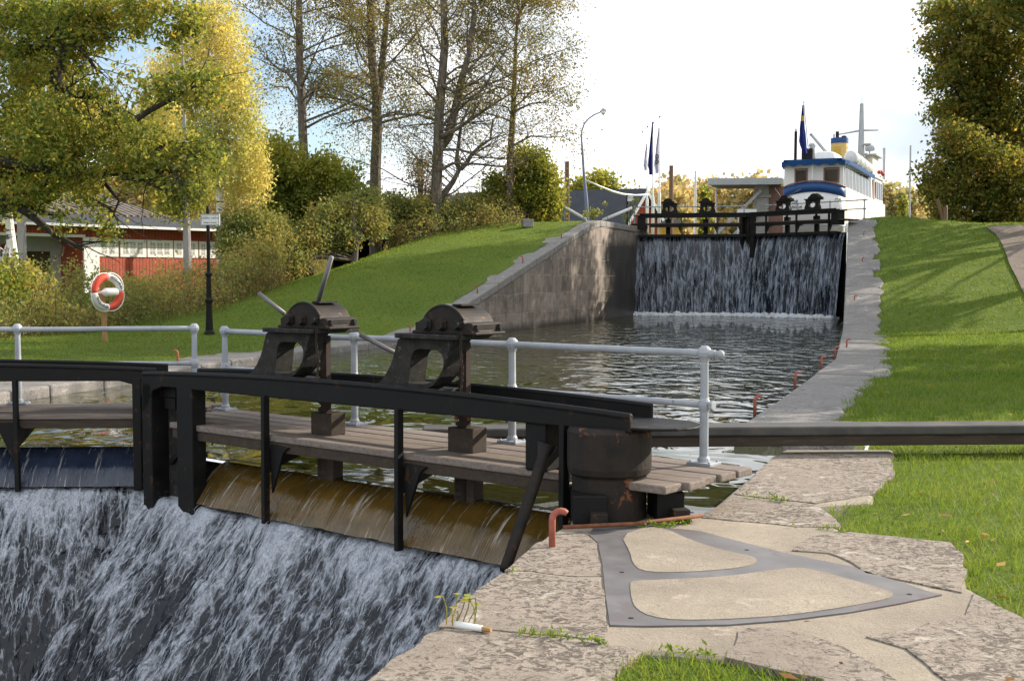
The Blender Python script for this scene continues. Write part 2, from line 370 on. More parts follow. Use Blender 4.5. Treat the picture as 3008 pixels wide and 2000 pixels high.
def water_mat():
    m, nt, b, o = nmat('canal_water'); k = N(nt)
    co = k.coord((1, 1, 1), 'Object', (0, 0, math.radians(-17)))
    sp = k.n('SeparateXYZ'); k.l(co, sp.inputs[0]); geo = k.n('NewGeometry'); sy = k.n('SeparateXYZ'); k.l(geo.outputs['Position'], sy.inputs[0])
    far = k.ramp(k.math('MULTIPLY', k.math('SUBTRACT', sy.outputs[1], 15), .03), [(0, 0), (.55, .65), (1, 1)])
    mp = k.n('Mapping'); mp.inputs['Scale'].default_value = (1.25, .72, 1); k.l(co, mp.inputs[0])
    w1 = k.noise(mp.outputs[0], 1.6, 1.5, .5, .6); w2 = k.noise(mp.outputs[0], 5., 2, .5, .3); w3 = k.noise(co, .55, 2, .5, 1.2)
    h = k.math('ADD', k.math('MULTIPLY', w1, k.math('ADD', k.math('MULTIPLY', far, .75), .13)), k.math('MULTIPLY', w2, k.math('MULTIPLY', far, .14)))
    h = k.math('ADD', h, k.math('MULTIPLY', w3, .35))
    b.inputs['Base Color'].default_value = (.022, .024, .008, 1); b.inputs['Roughness'].default_value = .015; b.inputs['IOR'].default_value = 1.333
    b.inputs['Specular IOR Level'].default_value = .5
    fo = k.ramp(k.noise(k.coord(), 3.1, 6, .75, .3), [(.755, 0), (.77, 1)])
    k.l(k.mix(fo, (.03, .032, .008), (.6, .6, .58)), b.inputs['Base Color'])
    k.l(k.bump(h, 1., .14), b.inputs['Normal']); return m
M['water'] = water_mat()
def fall_mat(name, su, sv, lo, hi, dark, foam, fine, speck, rid_k=.12, cell=1.3, cellk=.16):
    m, nt, b, o = nmat(name); k = N(nt); uv = k.n('UVMap'); uv.uv_map = 'UVMap'
    def mapped(a, c):
        mp = k.n('Mapping'); mp.inputs['Scale'].default_value = (a, c, 1); k.l(uv.outputs[0], mp.inputs[0]); return mp.outputs[0]
    n1 = k.noise(mapped(su, sv), 1., 5, .62, .5); n2 = k.noise(mapped(su * fine, sv * fine), 1., 5, .68, .8)
    n3 = k.noise(mapped(su * .28, sv * .22), 1., 3, .6, .3); n4 = k.noise(mapped(speck, speck * .55), 1., 3, .75)
    rid = k.math('MAXIMUM', k.math('SUBTRACT', 1, k.math('MULTIPLY', k.math('ABSOLUTE', k.math('SUBTRACT', n1, .5)), 12)), 0)
    f = k.math('ADD', k.math('ADD', k.math('MULTIPLY', n1, .38), k.math('MULTIPLY', n2, .34)), k.math('MULTIPLY', n3, .28))
    a = k.n('Attribute'); a.attribute_name = 'foam'
    f = k.math('ADD', k.math('ADD', f, k.math('MULTIPLY', rid, rid_k)), k.math('MULTIPLY', k.math('SUBTRACT', a.outputs['Fac'], .5), .17))
    f = k.math('ADD', f, k.math('MULTIPLY', k.math('SUBTRACT', n4, .5), .16))
    dn = k.n('TexNoise'); dn.inputs['Scale'].default_value = 1.6; dn.inputs['Detail'].default_value = 4; k.l(mapped(su, sv * 1.6), dn.inputs['Vector'])
    dv = k.n('VectorMath', operation='MULTIPLY_ADD'); k.l(dn.outputs['Color'], dv.inputs[0]); dv.inputs[1].default_value = (1.3, 1.3, 0); k.l(mapped(su * cell, sv * cell * 2.2), dv.inputs[2])
    vo = k.n('TexVoronoi', feature='DISTANCE_TO_EDGE'); vo.inputs['Scale'].default_value = 1; k.l(dv.outputs[0], vo.inputs['Vector'])
    dv2 = k.n('VectorMath', operation='MULTIPLY'); k.l(dv.outputs[0], dv2.inputs[0]); dv2.inputs[1].default_value = (2.3, 2.1, 1)
    vo2 = k.n('TexVoronoi', feature='DISTANCE_TO_EDGE'); vo2.inputs['Scale'].default_value = 1; k.l(dv2.outputs[0], vo2.inputs['Vector'])
    net = k.math('ADD', k.ramp(vo.outputs['Distance'], [(0, 1), (.10, .35), (.3, 0)]), k.math('MULTIPLY', k.ramp(vo2.outputs['Distance'], [(0, 1), (.12, .3), (.3, 0)]), .7))
    f = k.math('ADD', f, k.math('MULTIPLY', k.math('SUBTRACT', net, .55), cellk))
    mk = k.ramp(f, [(lo, 0), (hi, 1)])
    br = k.ramp(n4, [(.3, .4), (.72, 1.25)])
    k.l(k.mix(mk, dark, k.mix(1, foam, br, 'MULTIPLY')), b.inputs['Base Color']); k.l(k.ramp(mk, [(0, .15), (1, .6)]), b.inputs['Roughness'])
    b.inputs['Specular IOR Level'].default_value = .4
    k.l(k.bump(f, .5, .03), b.inputs['Normal']); return m
M['fall_far'] = fall_mat('falling_water', 5.5, .42, .52, .76, (.004, .008, .018), (.34, .39, .47), 3.2, 30, .08, 1.2, .17)
M['froth'] = fall_mat('frothing_water', 6.5, 1.1, .47, .74, (.003, .0045, .010), (.44, .47, .53), 3.4, 60, .05, 1.25, .20)
def sheet_mat():
    m, nt, b, o = nmat('amber_water_sheet'); k = N(nt); uv = k.n('UVMap'); uv.uv_map = 'UVMap'
    mp = k.n('Mapping'); mp.inputs['Scale'].default_value = (1, .07, 1); k.l(uv.outputs[0], mp.inputs[0])
    n1 = k.noise(mp.outputs[0], 4.5, 3, .6); n2 = k.noise(mp.outputs[0], 17, 4, .7)
    c = k.ramp(k.noise(uv.outputs[0], 2.2, 4, .6), [(.3, (.05, .032, .008)), (.7, (.13, .075, .014))])
    st = k.ramp(k.math('ADD', k.math('MULTIPLY', n1, .35), k.math('MULTIPLY', n2, .65)), [(.56, 0), (.66, .8)])  # pale vertical streaks: glints on the sheet painted into its colour
    k.l(k.mix(st, c, (.55, .53, .48)), b.inputs['Base Color']); b.inputs['Roughness'].default_value = .1; b.inputs['Specular IOR Level'].default_value = .6
    k.l(k.bump(k.math('ADD', n1, n2), .5, .03), b.inputs['Normal']); return m
M['amber'] = sheet_mat()
M['foam'] = simple('white_foam', (.55, .58, .62), (.78, .8, .82), 6, .6, 0, .3, .8, .06, ((.25, .28, .33), 4, .58))
def redboards():
    m, nt, b, o = nmat('red_board_wall'); k = N(nt); uv = k.n('UVMap'); uv.uv_map = 'UVMap'
    sx = k.n('SeparateXYZ'); k.l(uv.outputs[0], sx.inputs[0])
    fr = k.math('FRACT', k.math('MULTIPLY', sx.outputs[0], 5.)); gap = k.ramp(fr, [(.0, 0), (.12, 1), (.88, 1), (1., 0)])
    n = k.noise(uv.outputs[0], 3, 5, .6); c = k.ramp(n, [(.3, (.30, .055, .03)), (.7, (.42, .085, .045))])
    k.l(k.mix(gap, (.10, .02, .012), c), b.inputs['Base Color']); b.inputs['Roughness'].default_value = .8
    k.l(k.bump(gap, .6, .03), b.inputs['Normal']); return m
M['redboard'] = redboards()
def ribroof(name, c1, c2, per):
    m, nt, b, o = nmat(name); k = N(nt); uv = k.n('UVMap'); uv.uv_map = 'UVMap'; sx = k.n('SeparateXYZ'); k.l(uv.outputs[0], sx.inputs[0])
    w = k.math('SINE', k.math('MULTIPLY', sx.outputs[0], 2 * math.pi / per)); n = k.noise(uv.outputs[0], 1.2, 5, .6)
    c = k.mix(k.ramp(w, [(.0, 0), (.6, 1)]), k.mix(.5, c1, (.03, .03, .03)), k.ramp(n, [(.3, c1), (.7, c2)])); k.l(c, b.inputs['Base Color']); b.inputs['Roughness'].default_value = .8
    k.l(k.bump(w, .8, .05), b.inputs['Normal']); return m
M['tileroof'] = ribroof('ribbed_tile_roof', (.10, .08, .066), (.17, .14, .118), .42)
def glassm():
    m, nt, b, o = nmat('window_glass'); k = N(nt)
    k.l(k.ramp(k.noise(k.coord((1, 1, .4)), 1.2, 3, .6), [(.3, (.015, .013, .012)), (.7, (.09, .075, .04))]), b.inputs['Base Color'])
    b.inputs['Roughness'].default_value = .06; b.inputs['Specular IOR Level'].default_value = .6; return m
M['glass'] = glassm()
M['pale_glass'] = simple('pale_window_pane', (.36, .35, .33), (.5, .48, .45), 4, .15, 0, .5, 0)
# ------------------------------------------------------------------ light, sky, camera
SUN_AZ, SUN_EL = 27., 26.            # degrees from +X towards +Y, and above the horizon
sd = V3((math.cos(math.radians(SUN_AZ)) * math.cos(math.radians(SUN_EL)), math.sin(math.radians(SUN_AZ)) * math.cos(math.radians(SUN_EL)), math.sin(math.radians(SUN_EL))))
L = bpy.data.lights.new('sun', 'SUN'); L.energy = 4.6; L.angle = math.radians(.5); L.color = (1, .89, .74)
lo = bpy.data.objects.new('sun', L); COL.objects.link(lo); lo.rotation_euler = (-sd).to_track_quat('-Z', 'Y').to_euler(); lo.location = (60, 30, 40)
W = bpy.data.worlds.new('World'); SC.world = W; W.use_nodes = True; nt = W.node_tree; nt.nodes.clear(); k = N(nt)
sky = k.n('TexSky'); sky.sky_type = 'NISHITA'; sky.sun_disc = False; sky.sun_elevation = math.radians(SUN_EL); sky.sun_rotation = math.radians(90 - SUN_AZ)
tc = k.n('TexCoord'); sx = k.n('SeparateXYZ'); k.l(tc.outputs['Generated'], sx.inputs[0])
mpw = k.n('Mapping'); mpw.inputs['Scale'].default_value = (1, 1, 2.6); k.l(tc.outputs['Generated'], mpw.inputs[0])
cl = k.noise(mpw.outputs[0], 3.3, 7, .6, .3)
bias = k.math('ADD', k.ramp(k.math('ADD', k.math('MULTIPLY', sx.outputs[0], 1.), .5), [(.0, .0), (.38, 0), (.62, .17), (1, .15)]), k.ramp(sx.outputs[2], [(0, .16), (.14, .05), (.3, .0), (.45, -.05)]))
bias = k.math('ADD', bias, k.ramp(sx.outputs[1], [(0, .2), (.3, 0)]))
mask = k.ramp(k.math('ADD', cl, bias), [(.47, 0), (.62, 1)])
bg = k.n('Background'); bg.inputs[1].default_value = .1; ow = k.n('OutputWorld')
k.l(k.mix(mask, k.mix(1, sky.outputs[0], (1.05, 1.08, 1.12), 'MULTIPLY'), k.mix(k.ramp(k.noise(mpw.outputs[0], 2.1, 4, .55, .2), [(.42, 0), (.60, 1)]), (9., 9.1, 9.3), (4.5, 5.05, 5.6))), bg.inputs[0]); k.l(bg.outputs[0], ow.inputs[0])
cam = bpy.data.cameras.new('camera'); cam.sensor_width = 36; cam.lens = F / 3008 * 36; cam.clip_end = 3000; cam.clip_start = .1
co = bpy.data.objects.new('camera', cam); COL.objects.link(co); co.location = (0, 0, EZ); co.rotation_euler = (math.pi / 2 - PIT, 0, 0); SC.camera = co
SC.view_settings.view_transform = 'Standard'; SC.view_settings.look = 'None'; SC.view_settings.exposure = .9; SC.view_settings.gamma = 1
# ------------------------------------------------------------------ ground
ys = list(np.concatenate([np.arange(-14, 30, .5), np.arange(30, 70, .6), np.arange(70, 130, 2.5), [135, 145, 160, 180, 210, 250, 320, 420, 600, 900, 1400]]))
ds = [0, .4, .8, 1.2, 1.7, 2.2, 3, 4, 5, 6.5, 8, 9.5, 11, 13, 15, 17, 20, 24, 30, 40, 60, 100, 180, 350, 700, 1300]
def wob(x, y, z): return z + .05 * mnoise.noise(V3((x * .5, y * .5, 3))) * (1 if y > 18 or x < 0 else .0)
g = MB()
def lrow(i, j):
    Y = ys[j]; X = min(XL(Y), 200) - (.6 if Y < 67 else 0) - ds[i]; return X, Y
for side in ('L', 'R'):
    b0 = len(g.v)
    for j, Y in enumerate(ys):
        for d in ds:
            if side == 'L': X = XL(Y) - .6 - d; z = wob(X, Y, hL(X, Y)) - .02
            else:
                X = XR(Y) + .7 + d; z = wob(X, Y, hR(X, Y)) - .03
            if Y > 130 and side == 'R': z += min(26, (Y - 130) * .06)
            if Y > 90 and side == 'L': z = z + (2.0 - z) * sst(90, 120, Y) * sst(3, 12, d) + max(0, Y - 200) * .03
            g.v.append(V3((X, Y, z)))
    n = len(ds)
    for j in range(len(ys) - 1):
        for i in range(n - 1):
            a = b0 + j * n + i; g.f.append((a, a + 1, a + n + 1, a + n))
# far land closing the head of the basin
b0 = len(g.v)
for Y in (128, 135, 150, 180, 230, 320, 600, 1400):
    for q in range(25):
        X = 12 + q * 4.5 if Y < 300 else -900 + q * 75
        g.v.append(V3((X, Y, 4.0 + (Y - 128) * .05 if Y < 600 else 27)))
for j in range(7):
    for i in range(24):
        a = b0 + j * 25 + i; g.f.append((a, a + 1, a + 26, a + 25))
go = g.build('ground', M['lawn'], smooth=True); tag(go, 'mown green lawn and banks around the lock', None, None, 'structure')
# ------------------------------------------------------------------ water
GO, GU, GW = V3((1.61, 10.14, 0)), V3((-.766, .643, 0)), V3((-.643, -.766, 0))            # near right leaf: heel origin, along the leaf, downstream
HO, HU, HW = V3((-10.47, 14.81, 0)), V3((.9991, .042, 0)), V3((.042, -.9991, 0))          # near left leaf
UO, UU, UW = V3((16.9, 61.3, 4.47)), V3((-.655, .756, 0)), V3((-.756, -.655, 0))          # upper right leaf
TO, TU, TW = V3((7.1, 66.8, 4.47)), V3((.986, -.167, 0)), V3((-.167, -.986, 0))           # upper left leaf
def fr(Fm, u, w, z): return Fm[0] + Fm[1] * u + Fm[2] * w + V3((0, 0, z))
NR, NL, UR, UL = (GO, GU, GW), (HO, HU, HW), (UO, UU, UW), (TO, TU, TW)
CW = .72                                                                                  # crest line of the near weir
w = MB(); pool = [fr(NR, -1.1, CW, 0), fr(NR, 6.45, CW, 0), fr(NL, 6.3, CW, 0), fr(NL, -1, CW, 0), V3((-13, 16, 0)), V3((-8.6, 22, 0)), V3((8, 70, 0)), V3((12, 68, 0)), V3((19, 64, 0)), V3((20, 60, 0)), V3((12, 33, 0)), V3((3.3, 14.8, 0)), V3((2.6, 11.4, 0)), V3((1.6, 9.6, 0))]
w.add(pool, [tuple(range(len(pool)))[::-1]])
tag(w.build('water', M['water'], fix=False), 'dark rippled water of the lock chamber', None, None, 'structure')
w = MB(); w.add([(-30, 60, 4.3), (60, 60, 4.3), (70, 130, 4.3), (-30, 130, 4.3)], [(0, 1, 2, 3)])
b2 = [V3((7.5, 66.9, 4.3)), V3((13, 66.2, 4.3)), V3((17, 62, 4.3)), V3((48, 129, 4.3)), V3((22.6, 129, 4.3))]
w = MB(); w.add(b2, [(0, 1, 2, 3, 4)]); tag(w.build('basin_water', M['water']), 'water of the upper canal basin', None, None, 'structure')
w = MB(); w.add([(-30, -12, -3.6), (3, -12, -3.6), (3, 12, -3.6), (-30, 16, -3.6)], [(0, 1, 2, 3)])
tag(w.build('tail_water', M['water']), 'dark water below the near lock gate', None, None, 'structure')
# ------------------------------------------------------------------ lock walls with copings
def zL(Y): return hL(XL(Y) - .6, Y) + .03
def zR(Y): return hR(XR(Y) + .8, Y) + .03
def wall_thing(name, Xf, zf, Y0, Y1, out, label, wmin, wmax, seed):
    r = random.Random(seed); o = thing(name, (Xf(Y0), Y0, 0), label, 'wall')
    out = V3(out).normalized(); mb = MB(); Y = Y0
    while Y < Y1:
        L_ = r.uniform(.95, 1.75); Ye = min(Y + L_, Y1); w = r.uniform(wmin, wmax); w2 = w + r.uniform(-.15, .15); g_ = .012
        a = V3((Xf(Y + g_), Y + g_, zf(Y))); b = V3((Xf(Ye - g_), Ye - g_, zf(Ye))); dz = r.uniform(-.012, .012)
        a.z += dz; b.z += dz; m1 = (a + b) / 2
        ao = a + out * w; bo = b + out * w2; ao.z = a.z - .02; bo.z = b.z - .02; mo = (ao + bo) / 2 + out * r.uniform(-.05, .2); mo.z = min(ao.z, bo.z) if False else (ao.z + bo.z) / 2
        top = [a, b, bo, mo, ao]
        mb.prism(top, (0, 0, -.30)); Y = Ye
    mb.build('coping', M['coping'], o, bevel=.045)
    nY = int((Y1 - Y0) / .5); P = np.zeros((9, nY + 1, 3)); UVs = np.zeros((9, nY + 1, 2))
    for i in range(nY + 1):
        Y = Y0 + (Y1 - Y0) * i / nY
        for j in range(9):
            z = -1.2 + (zf(Y) - .26 + 1.2) * j / 8; bulge = .05 * mnoise.noise(V3((Y * .7, z * 1.1, seed)))
            P[j, i] = (Xf(Y) + out.x * (.05 + bulge), Y, z); UVs[j, i] = (Y, z)
    npgrid('masonry', P, nY, 8, M['masonry'], o, UVs)
    return o
wall_thing('lock_wall', XL, zL, 13.0, 66.6, (-.945, .33, 0), 'tan masonry lock wall with grey coping rising along the left lawn', .95, 1.5, 3)
wall_thing('lock_wall', XR, zR, 14.6, 62.0, (.955, -.29, 0), 'low granite lock wall along the right lawn climbing to the boat', 1.0, 1.4, 5)
# wing of the upper head behind the left heel of the gate
mb = MB(); mb.abox(6.2, 7.3, 66.4, 68.5, 0, 4.75); solo(mb, 'lock_wall', M['granite'], (6.7, 67, 0), 'short stone pier behind the left end of the upper gate', 'wall', bevel=.05)
# ------------------------------------------------------------------ foreground quay (flat stone platform)
QZ = .12
def pl(l, z=QZ): return [at_z(x, y, z) for x, y in l]
edge = [(1079, 2000), (1169, 1921), (1279, 1845), (1333, 1778), (1476, 1678), (1572, 1591), (1618, 1560), (1672, 1532), (1690, 1475), (1905, 1475), (2012, 1512), (2057, 1516), (2265, 1345), (2300, 1318)]
outer = [(2625, 1318), (2632, 1342), (2585, 1367), (2626, 1389), (2573, 1443), (2567, 1473), (2406, 1483), (2472, 1530), (2467, 1555), (2543, 1575), (2693, 1585), (2760, 1588), (2832, 1622), (2834, 1665), (2846, 1720), (3060, 1835), (3060, 2060), (2440, 2060), (2400, 1985), (2257, 1962), (2140, 1935), (2000, 1920), (1880, 1915), (1805, 1965), (1780, 2060)]
start = [(1010, 2060)]
FGP = pl(start + edge + outer)
e3 = pl(start + edge)
base = e3 + pl(outer)
quay = MB(); quay.prism([p - V3((0, 0, .004)) for p in base], (0, 0, -3.6))
qo = quay.build('stone_quay', M['screed'], bevel=.05); tag(qo, 'pale stone and cement quay beside the near gate', None, None, 'structure')
slabs = [
 [(2268, 1345), (2300, 1328), (2615, 1339), (2627, 1390), (2567, 1449), (2400, 1478), (2158, 1450)],
 [(2153, 1456), (2394, 1482), (2460, 1524), (2462, 1548), (2340, 1545), (2200, 1530), (2060, 1518)],
 [(2352, 1592), (2380, 1574), (2495, 1560), (2794, 1592), (2828, 1622), (2832, 1682), (2828, 1738), (2740, 1722), (2615, 1694), (2543, 1682), (2507, 1652), (2436, 1622), (2330, 1614)],
 [(2858, 1740), (2900, 1760), (3060, 1838), (3060, 2060), (2850, 2060), (2770, 1990), (2662, 1903), (2543, 1867), (2640, 1846), (2716, 1831), (2836, 1805), (2850, 1770)],
 [(2167, 1851), (2200, 1842), (2257, 1841), (2340, 1855), (2406, 1870), (2480, 1900), (2555, 1936), (2630, 1995), (2680, 2060), (2470, 2060), (2410, 1988), (2257, 1960), (2137, 1930), (2160, 1890)],
 [(1572, 1594), (1628, 1566), (1705, 1558), (1752, 1592), (1766, 1690), (1690, 1692), (1560, 1676), (1484, 1674)],
 [(1472, 1682), (1560, 1681), (1690, 1697), (1768, 1696), (1790, 1836), (1778, 1876), (1640, 1862), (1424, 1845), (1286, 1840), (1336, 1778)],
 [(1276, 1850), (1424, 1852), (1636, 1868), (1830, 1898), (1900, 1908), (1872, 1920), (1808, 1968), (1785, 2060), (1020, 2060), (1172, 1921)],
 [(1885, 1625), (1905, 1612), (1990, 1608), (2085, 1622), (2105, 1642), (2090, 1660), (2020, 1676), (1925, 1674), (1895, 1652)],
]
sm = MB()
def rough_loop(pts, amp, step=.09, seed=0):
    out = []
    for i, p in enumerate(pts):
        q = pts[(i + 1) % len(pts)]; n = max(1, int((q - p).length / step))
        for j in range(n):
            c = p.lerp(q, j / n); a = amp if j else amp * .6
            out.append(c + V3((mnoise.noise(V3((c.x * 4, c.y * 4, seed))), mnoise.noise(V3((c.x * 4, c.y * 4, seed + 9))), 0)) * a)
    return out
for i, s in enumerate(slabs):
    zt = QZ + (.004, .003, .006, .005, .004, .001, .003, .004, .003)[i]
    sm.prism(rough_loop(pl(s, zt), .035 if i != 8 else .09, seed=i), (0, 0, -.12))
so = sm.build('paving_stones', M['granite'], bevel=.004); tag(so, 'rough granite slabs let into the quay', None, None, 'structure')
# slide plate for the gate arm: iron sheet with two cement panels
def CR(l): return [(1600 + a / 1.6754, 1300 + b / 1.6754) for a, b in l]
def smooth_loop(pts, it=2):
    for _ in range(it):
        o = []
        for i, p in enumerate(pts):
            q = pts[(i + 1) % len(pts)]; o += [p.lerp(q, .25), p.lerp(q, .75)]
        pts = o
    return pts
po = pl(CR([(217, 450), (262, 490), (285, 600), (300, 750), (321, 895), (500, 899), (900, 893), (1200, 870), (1500, 832), (1750, 788), (1955, 745), (1900, 733), (1500, 605), (1200, 545), (960, 485), (760, 432), (610, 418), (560, 400), (250, 405)]), QZ + .006)
pt_ = thing('slide_plate', po[3], 'flat grey iron fan frame let into the cement before the black post', 'iron plate')
mb = MB(); mb.prism(po, (0, 0, -.02)); mb.build('plate', M['steel'], pt_)
h1 = smooth_loop(pl(CR([(375, 455), (420, 535), (432, 590), (470, 625), (560, 636), (720, 633), (900, 620), (1010, 603), (1052, 578), (1020, 556), (850, 520), (700, 470), (608, 424), (500, 410)]), QZ + .010), 1)
h2 = smooth_loop(pl(CR([(418, 690), (440, 676), (600, 671), (900, 656), (1140, 622), (1240, 611), (1330, 622), (1500, 670), (1660, 715), (1726, 742), (1690, 765), (1500, 803), (1200, 846), (900, 866), (650, 870), (520, 852), (450, 815), (428, 770)]), QZ + .010), 1)
for h in (h1, h2):
    mb = MB(); mb.prism(h, (0, 0, -.01)); mb.build('cement_panel', M['screed'], pt_)
for q in ((380, 637), (425, 862), (995, 527), (1795, 745)):
    mb = MB(); c = pl(CR([q]), QZ + .006)[0]; mb.lathe(c, [(.016, -.004), (.016, .0015), (.012, .002)], 10); mb.build('bolt', M['iron_worn'], pt_)
# gravel track on the right bank
gp = MB()
tl = [(2895, 668), (2925, 690), (2945, 715), (2950, 745), (2962, 780), (2985, 820), (3010, 870), (3040, 930)]
trr = [(3000, 664), (3050, 690), (3070, 720), (3080, 750), (3100, 790), (3120, 830), (3150, 880), (3180, 930)]
A = [hit(x, y) for x, y in tl]; B_ = [hit(x, y) for x, y in trr]
for i in range(len(A) - 1):
    for k_ in range(6):
        pass
n = 6
for i in range(len(A)):
    for k_ in range(n + 1):
        p = A[i].lerp(B_[i], k_ / n); gp.v.append(V3((p.x + .12 * mnoise.noise(V3((p.x, p.y, 2))), p.y, wob(p.x, p.y, hR(p.x, p.y)) + .03)))
for i in range(len(A) - 1):
    for k_ in range(n):
        a = i * (n + 1) + k_; gp.f.append((a, a + 1, a + n + 2, a + n + 1))
tag(gp.build('path', M['gravel'], smooth=True), 'worn gravel track climbing the right bank', None, None, 'structure')
# ------------------------------------------------------------------ falling water
M['strand'] = simple('white_water_strand', (.30, .34, .40), (.50, .54, .60), 9, .35, 0, .5, 0)
def strands(P, fo, count, w0, w1, span, seed, lift, label):
    r = random.Random(seed + 40); nv, nu = P.shape[0] - 1, P.shape[1] - 1; Q = []
    for _ in range(count):
        j = int(r.random() ** .8 * (nv - 6)); i = r.uniform(4, nu - 4); n = r.randint(*span); w = r.uniform(w0, w1); l0 = r.uniform(.2, 1) * lift; prev = None; ph = r.uniform(0, 6)
        if fo[j, int(i)] + r.random() * .7 < .55: continue
        for q in range(0, n, 3):
            jj = j + q
            if jj > nv - 1: break
            i += r.gauss(0, .4); i = min(max(i, 2), nu - 2); ii = int(i); f = i - ii
            c = P[jj, ii] * (1 - f) + P[jj, ii + 1] * f; du = P[jj, ii + 1] - P[jj, ii - 1]; dv = P[min(nv, jj + 2), ii] - P[max(0, jj - 2), ii]
            nn = np.cross(du, dv); nn /= np.linalg.norm(nn) + 1e-9
            if nn[2] < -.2 or nn[1] > .3: nn = -nn
            du = du / (np.linalg.norm(du) + 1e-9); t = q / n; ww = w * (math.sin(math.pi * min(.98, t + .08)) * .8 + .2) * (.6 + .8 * r.random())
            c = c + nn * l0 * math.sin(math.pi * min(1, t + .1)) + nn * .006
            cur = (c - du * ww, c + du * ww)
            if prev is not None: Q += [prev[0], prev[1], cur[1], cur[0]]
            prev = cur
        if True:
            for _q in range(4):
                c2 = c + nn * r.uniform(.0, lift * 1.3) + du * r.gauss(0, .05); s_ = w * r.uniform(.8, 1.6); up_ = np.array([0, 0, 1.])
                Q += [c2 - du * s_, c2 - up_ * s_, c2 + du * s_, c2 + up_ * s_]
    o = npmesh('water_strands', np.array(Q), 4, M['strand']); tag(o, label, None, None, 'stuff')
def anim_noise(a, b, s): return mnoise.fractal(V3((a, b, s)), .8, 2.1, 5)
def fall(name, Fm, u0, u1, w0, z0, thr, z1, m, label, nu, nv, amp, su, sv, seed, pw=.5, slope=0., parent=None):
    P = np.zeros((nv + 1, nu + 1, 3)); UVs = np.zeros((nv + 1, nu + 1, 2)); fo = np.zeros((nv + 1, nu + 1))
    H_ = z0 - z1
    for j in range(nv + 1):
        t = j / nv; dz = H_ * t
        for i in range(nu + 1):
            u = u0 + (u1 - u0) * i / nu
            n = anim_noise(u * su, dz * sv, seed); n2 = mnoise.noise(V3((u * .9, dz * .35, seed + 4)))
            r_ = w0 + thr * t ** pw + slope * dz + amp * (n + .7 * n2) * min(1, .15 + 2.2 * t)
            P[j, i] = fr(Fm, u, r_, z0 - dz + amp * .5 * n * min(1, 3 * t)); UVs[j, i] = (u, dz); fo[j, i] = .5 + .9 * n
    o = npgrid(name, P, nu, nv, m, parent, UVs)
    at = o.data.attributes.new('foam', 'FLOAT', 'POINT'); at.data.foreach_set('value', fo.ravel().astype(np.float32))
    if label: tag(o, label, None, None, 'structure')
    return o
fall('waterfall', UR, -.35, 5.65, .72, -.30, .75, -4.5, M['fall_far'], 'curtain of water falling over the right leaf of the upper gate', 300, 130, .05, 4.5, .7, 1)
fall('waterfall', UL, -.35, 5.72, .72, -.30, .75, -4.5, M['fall_far'], 'curtain of water falling over the left leaf of the upper gate', 300, 130, .05, 4.5, .7, 2)
# near weir: glassy amber sheet over the sill, then froth
def sheet(Fm, u0, u1, seed, label, m):
    nu, nv = 160, 22; P = np.zeros((nv + 1, nu + 1, 3)); UVs = np.zeros((nv + 1, nu + 1, 2))
    for j in range(nv + 1):
        t = j / nv; dz = .40 * t ** 1.7
        for i in range(nu + 1):
            u = u0 + (u1 - u0) * i / nu; n = (mnoise.noise(V3((u * 6, t * .5, seed))) * .03 + mnoise.noise(V3((u * 19, t * .8, seed))) * .012) * t
            P[j, i] = fr(Fm, u, CW - .14 + .56 * t ** .85 + n, -dz - .004 + .01 * (1 - t)); UVs[j, i] = (u * 1.3, t)
    tag(npgrid('water_sheet', P, nu, nv, m, None, UVs), label, None, None, 'structure')
sheet(NR, -.9, 5.62, 1, 'glassy amber sheet of water over the sill of the right leaf', M['amber'])
M['bluesheet'] = sheet_mat(); 
for nd in M['bluesheet'].node_tree.nodes:
    if nd.type == 'VALTORGB' and nd.color_ramp.elements[0].color[0] > .04 and nd.color_ramp.elements[0].color[0] < .06:
        nd.color_ramp.elements[0].color = (.012, .018, .035, 1); nd.color_ramp.elements[1].color = (.03, .04, .07, 1)  # blue reflection on the left sheet put into its base colour
sheet(NL, 0, 6.2, 2, 'glassy blue sheet of water over the sill of the left leaf', M['bluesheet'])
def froth(Fm, u0, u1, seed, label):
    nu, nv = 420, 300; P = np.zeros((nv + 1, nu + 1, 3)); UVs = np.zeros((nv + 1, nu + 1, 2)); fo = np.zeros((nv + 1, nu + 1))
    for j in range(nv + 1):
        t = j / nv; s = 3.9 * t
        for i in range(nu + 1):
            u = u0 + (u1 - u0) * i / nu
            big = mnoise.noise(V3((u * 1.1 + .25 * s, s * .38, seed + 2))); n = anim_noise(u * 2.8, s * 1.15, seed); f = mnoise.fractal(V3((u * 9, s * 5, seed + 7)), .9, 2, 3)
            r = .92 + s * .66; z = -.40 - s * (.56 + .075 * s) + .10 * sst(.0, .3, s) * (1 - sst(.3, .9, s))
            edge_ = .06 * mnoise.noise(V3((u * 3.1, 0, seed)))
            h = (.06 * big + .032 * n + .018 * f) * (.35 + min(1, 1.6 * s))
            P[j, i] = fr(Fm, u, r + h * .6 + edge_ * (1 - t), z + h); UVs[j, i] = (u, s)
            fo[j, i] = .30 + .8 * n + .7 * big + 1.0 * (1 - sst(0, 1.1, s)) - .35 * sst(.8, 2.8, s)
    o = npgrid('froth', P, nu, nv, M['froth'], None, UVs); strands(P, fo, 2600, .0012, .0036, (4, 16), seed, .05, label.replace('froth', 'spray strands'))
    at = o.data.attributes.new('foam', 'FLOAT', 'POINT'); at.data.foreach_set('value', fo.ravel().astype(np.float32))
    tag(o, label, None, None, 'structure')
froth(NR, -1.6, 6.5, 3, 'white froth racing down the apron below the right leaf')
froth(NL, .5, 6.35, 6, 'white froth racing down the apron below the left leaf')
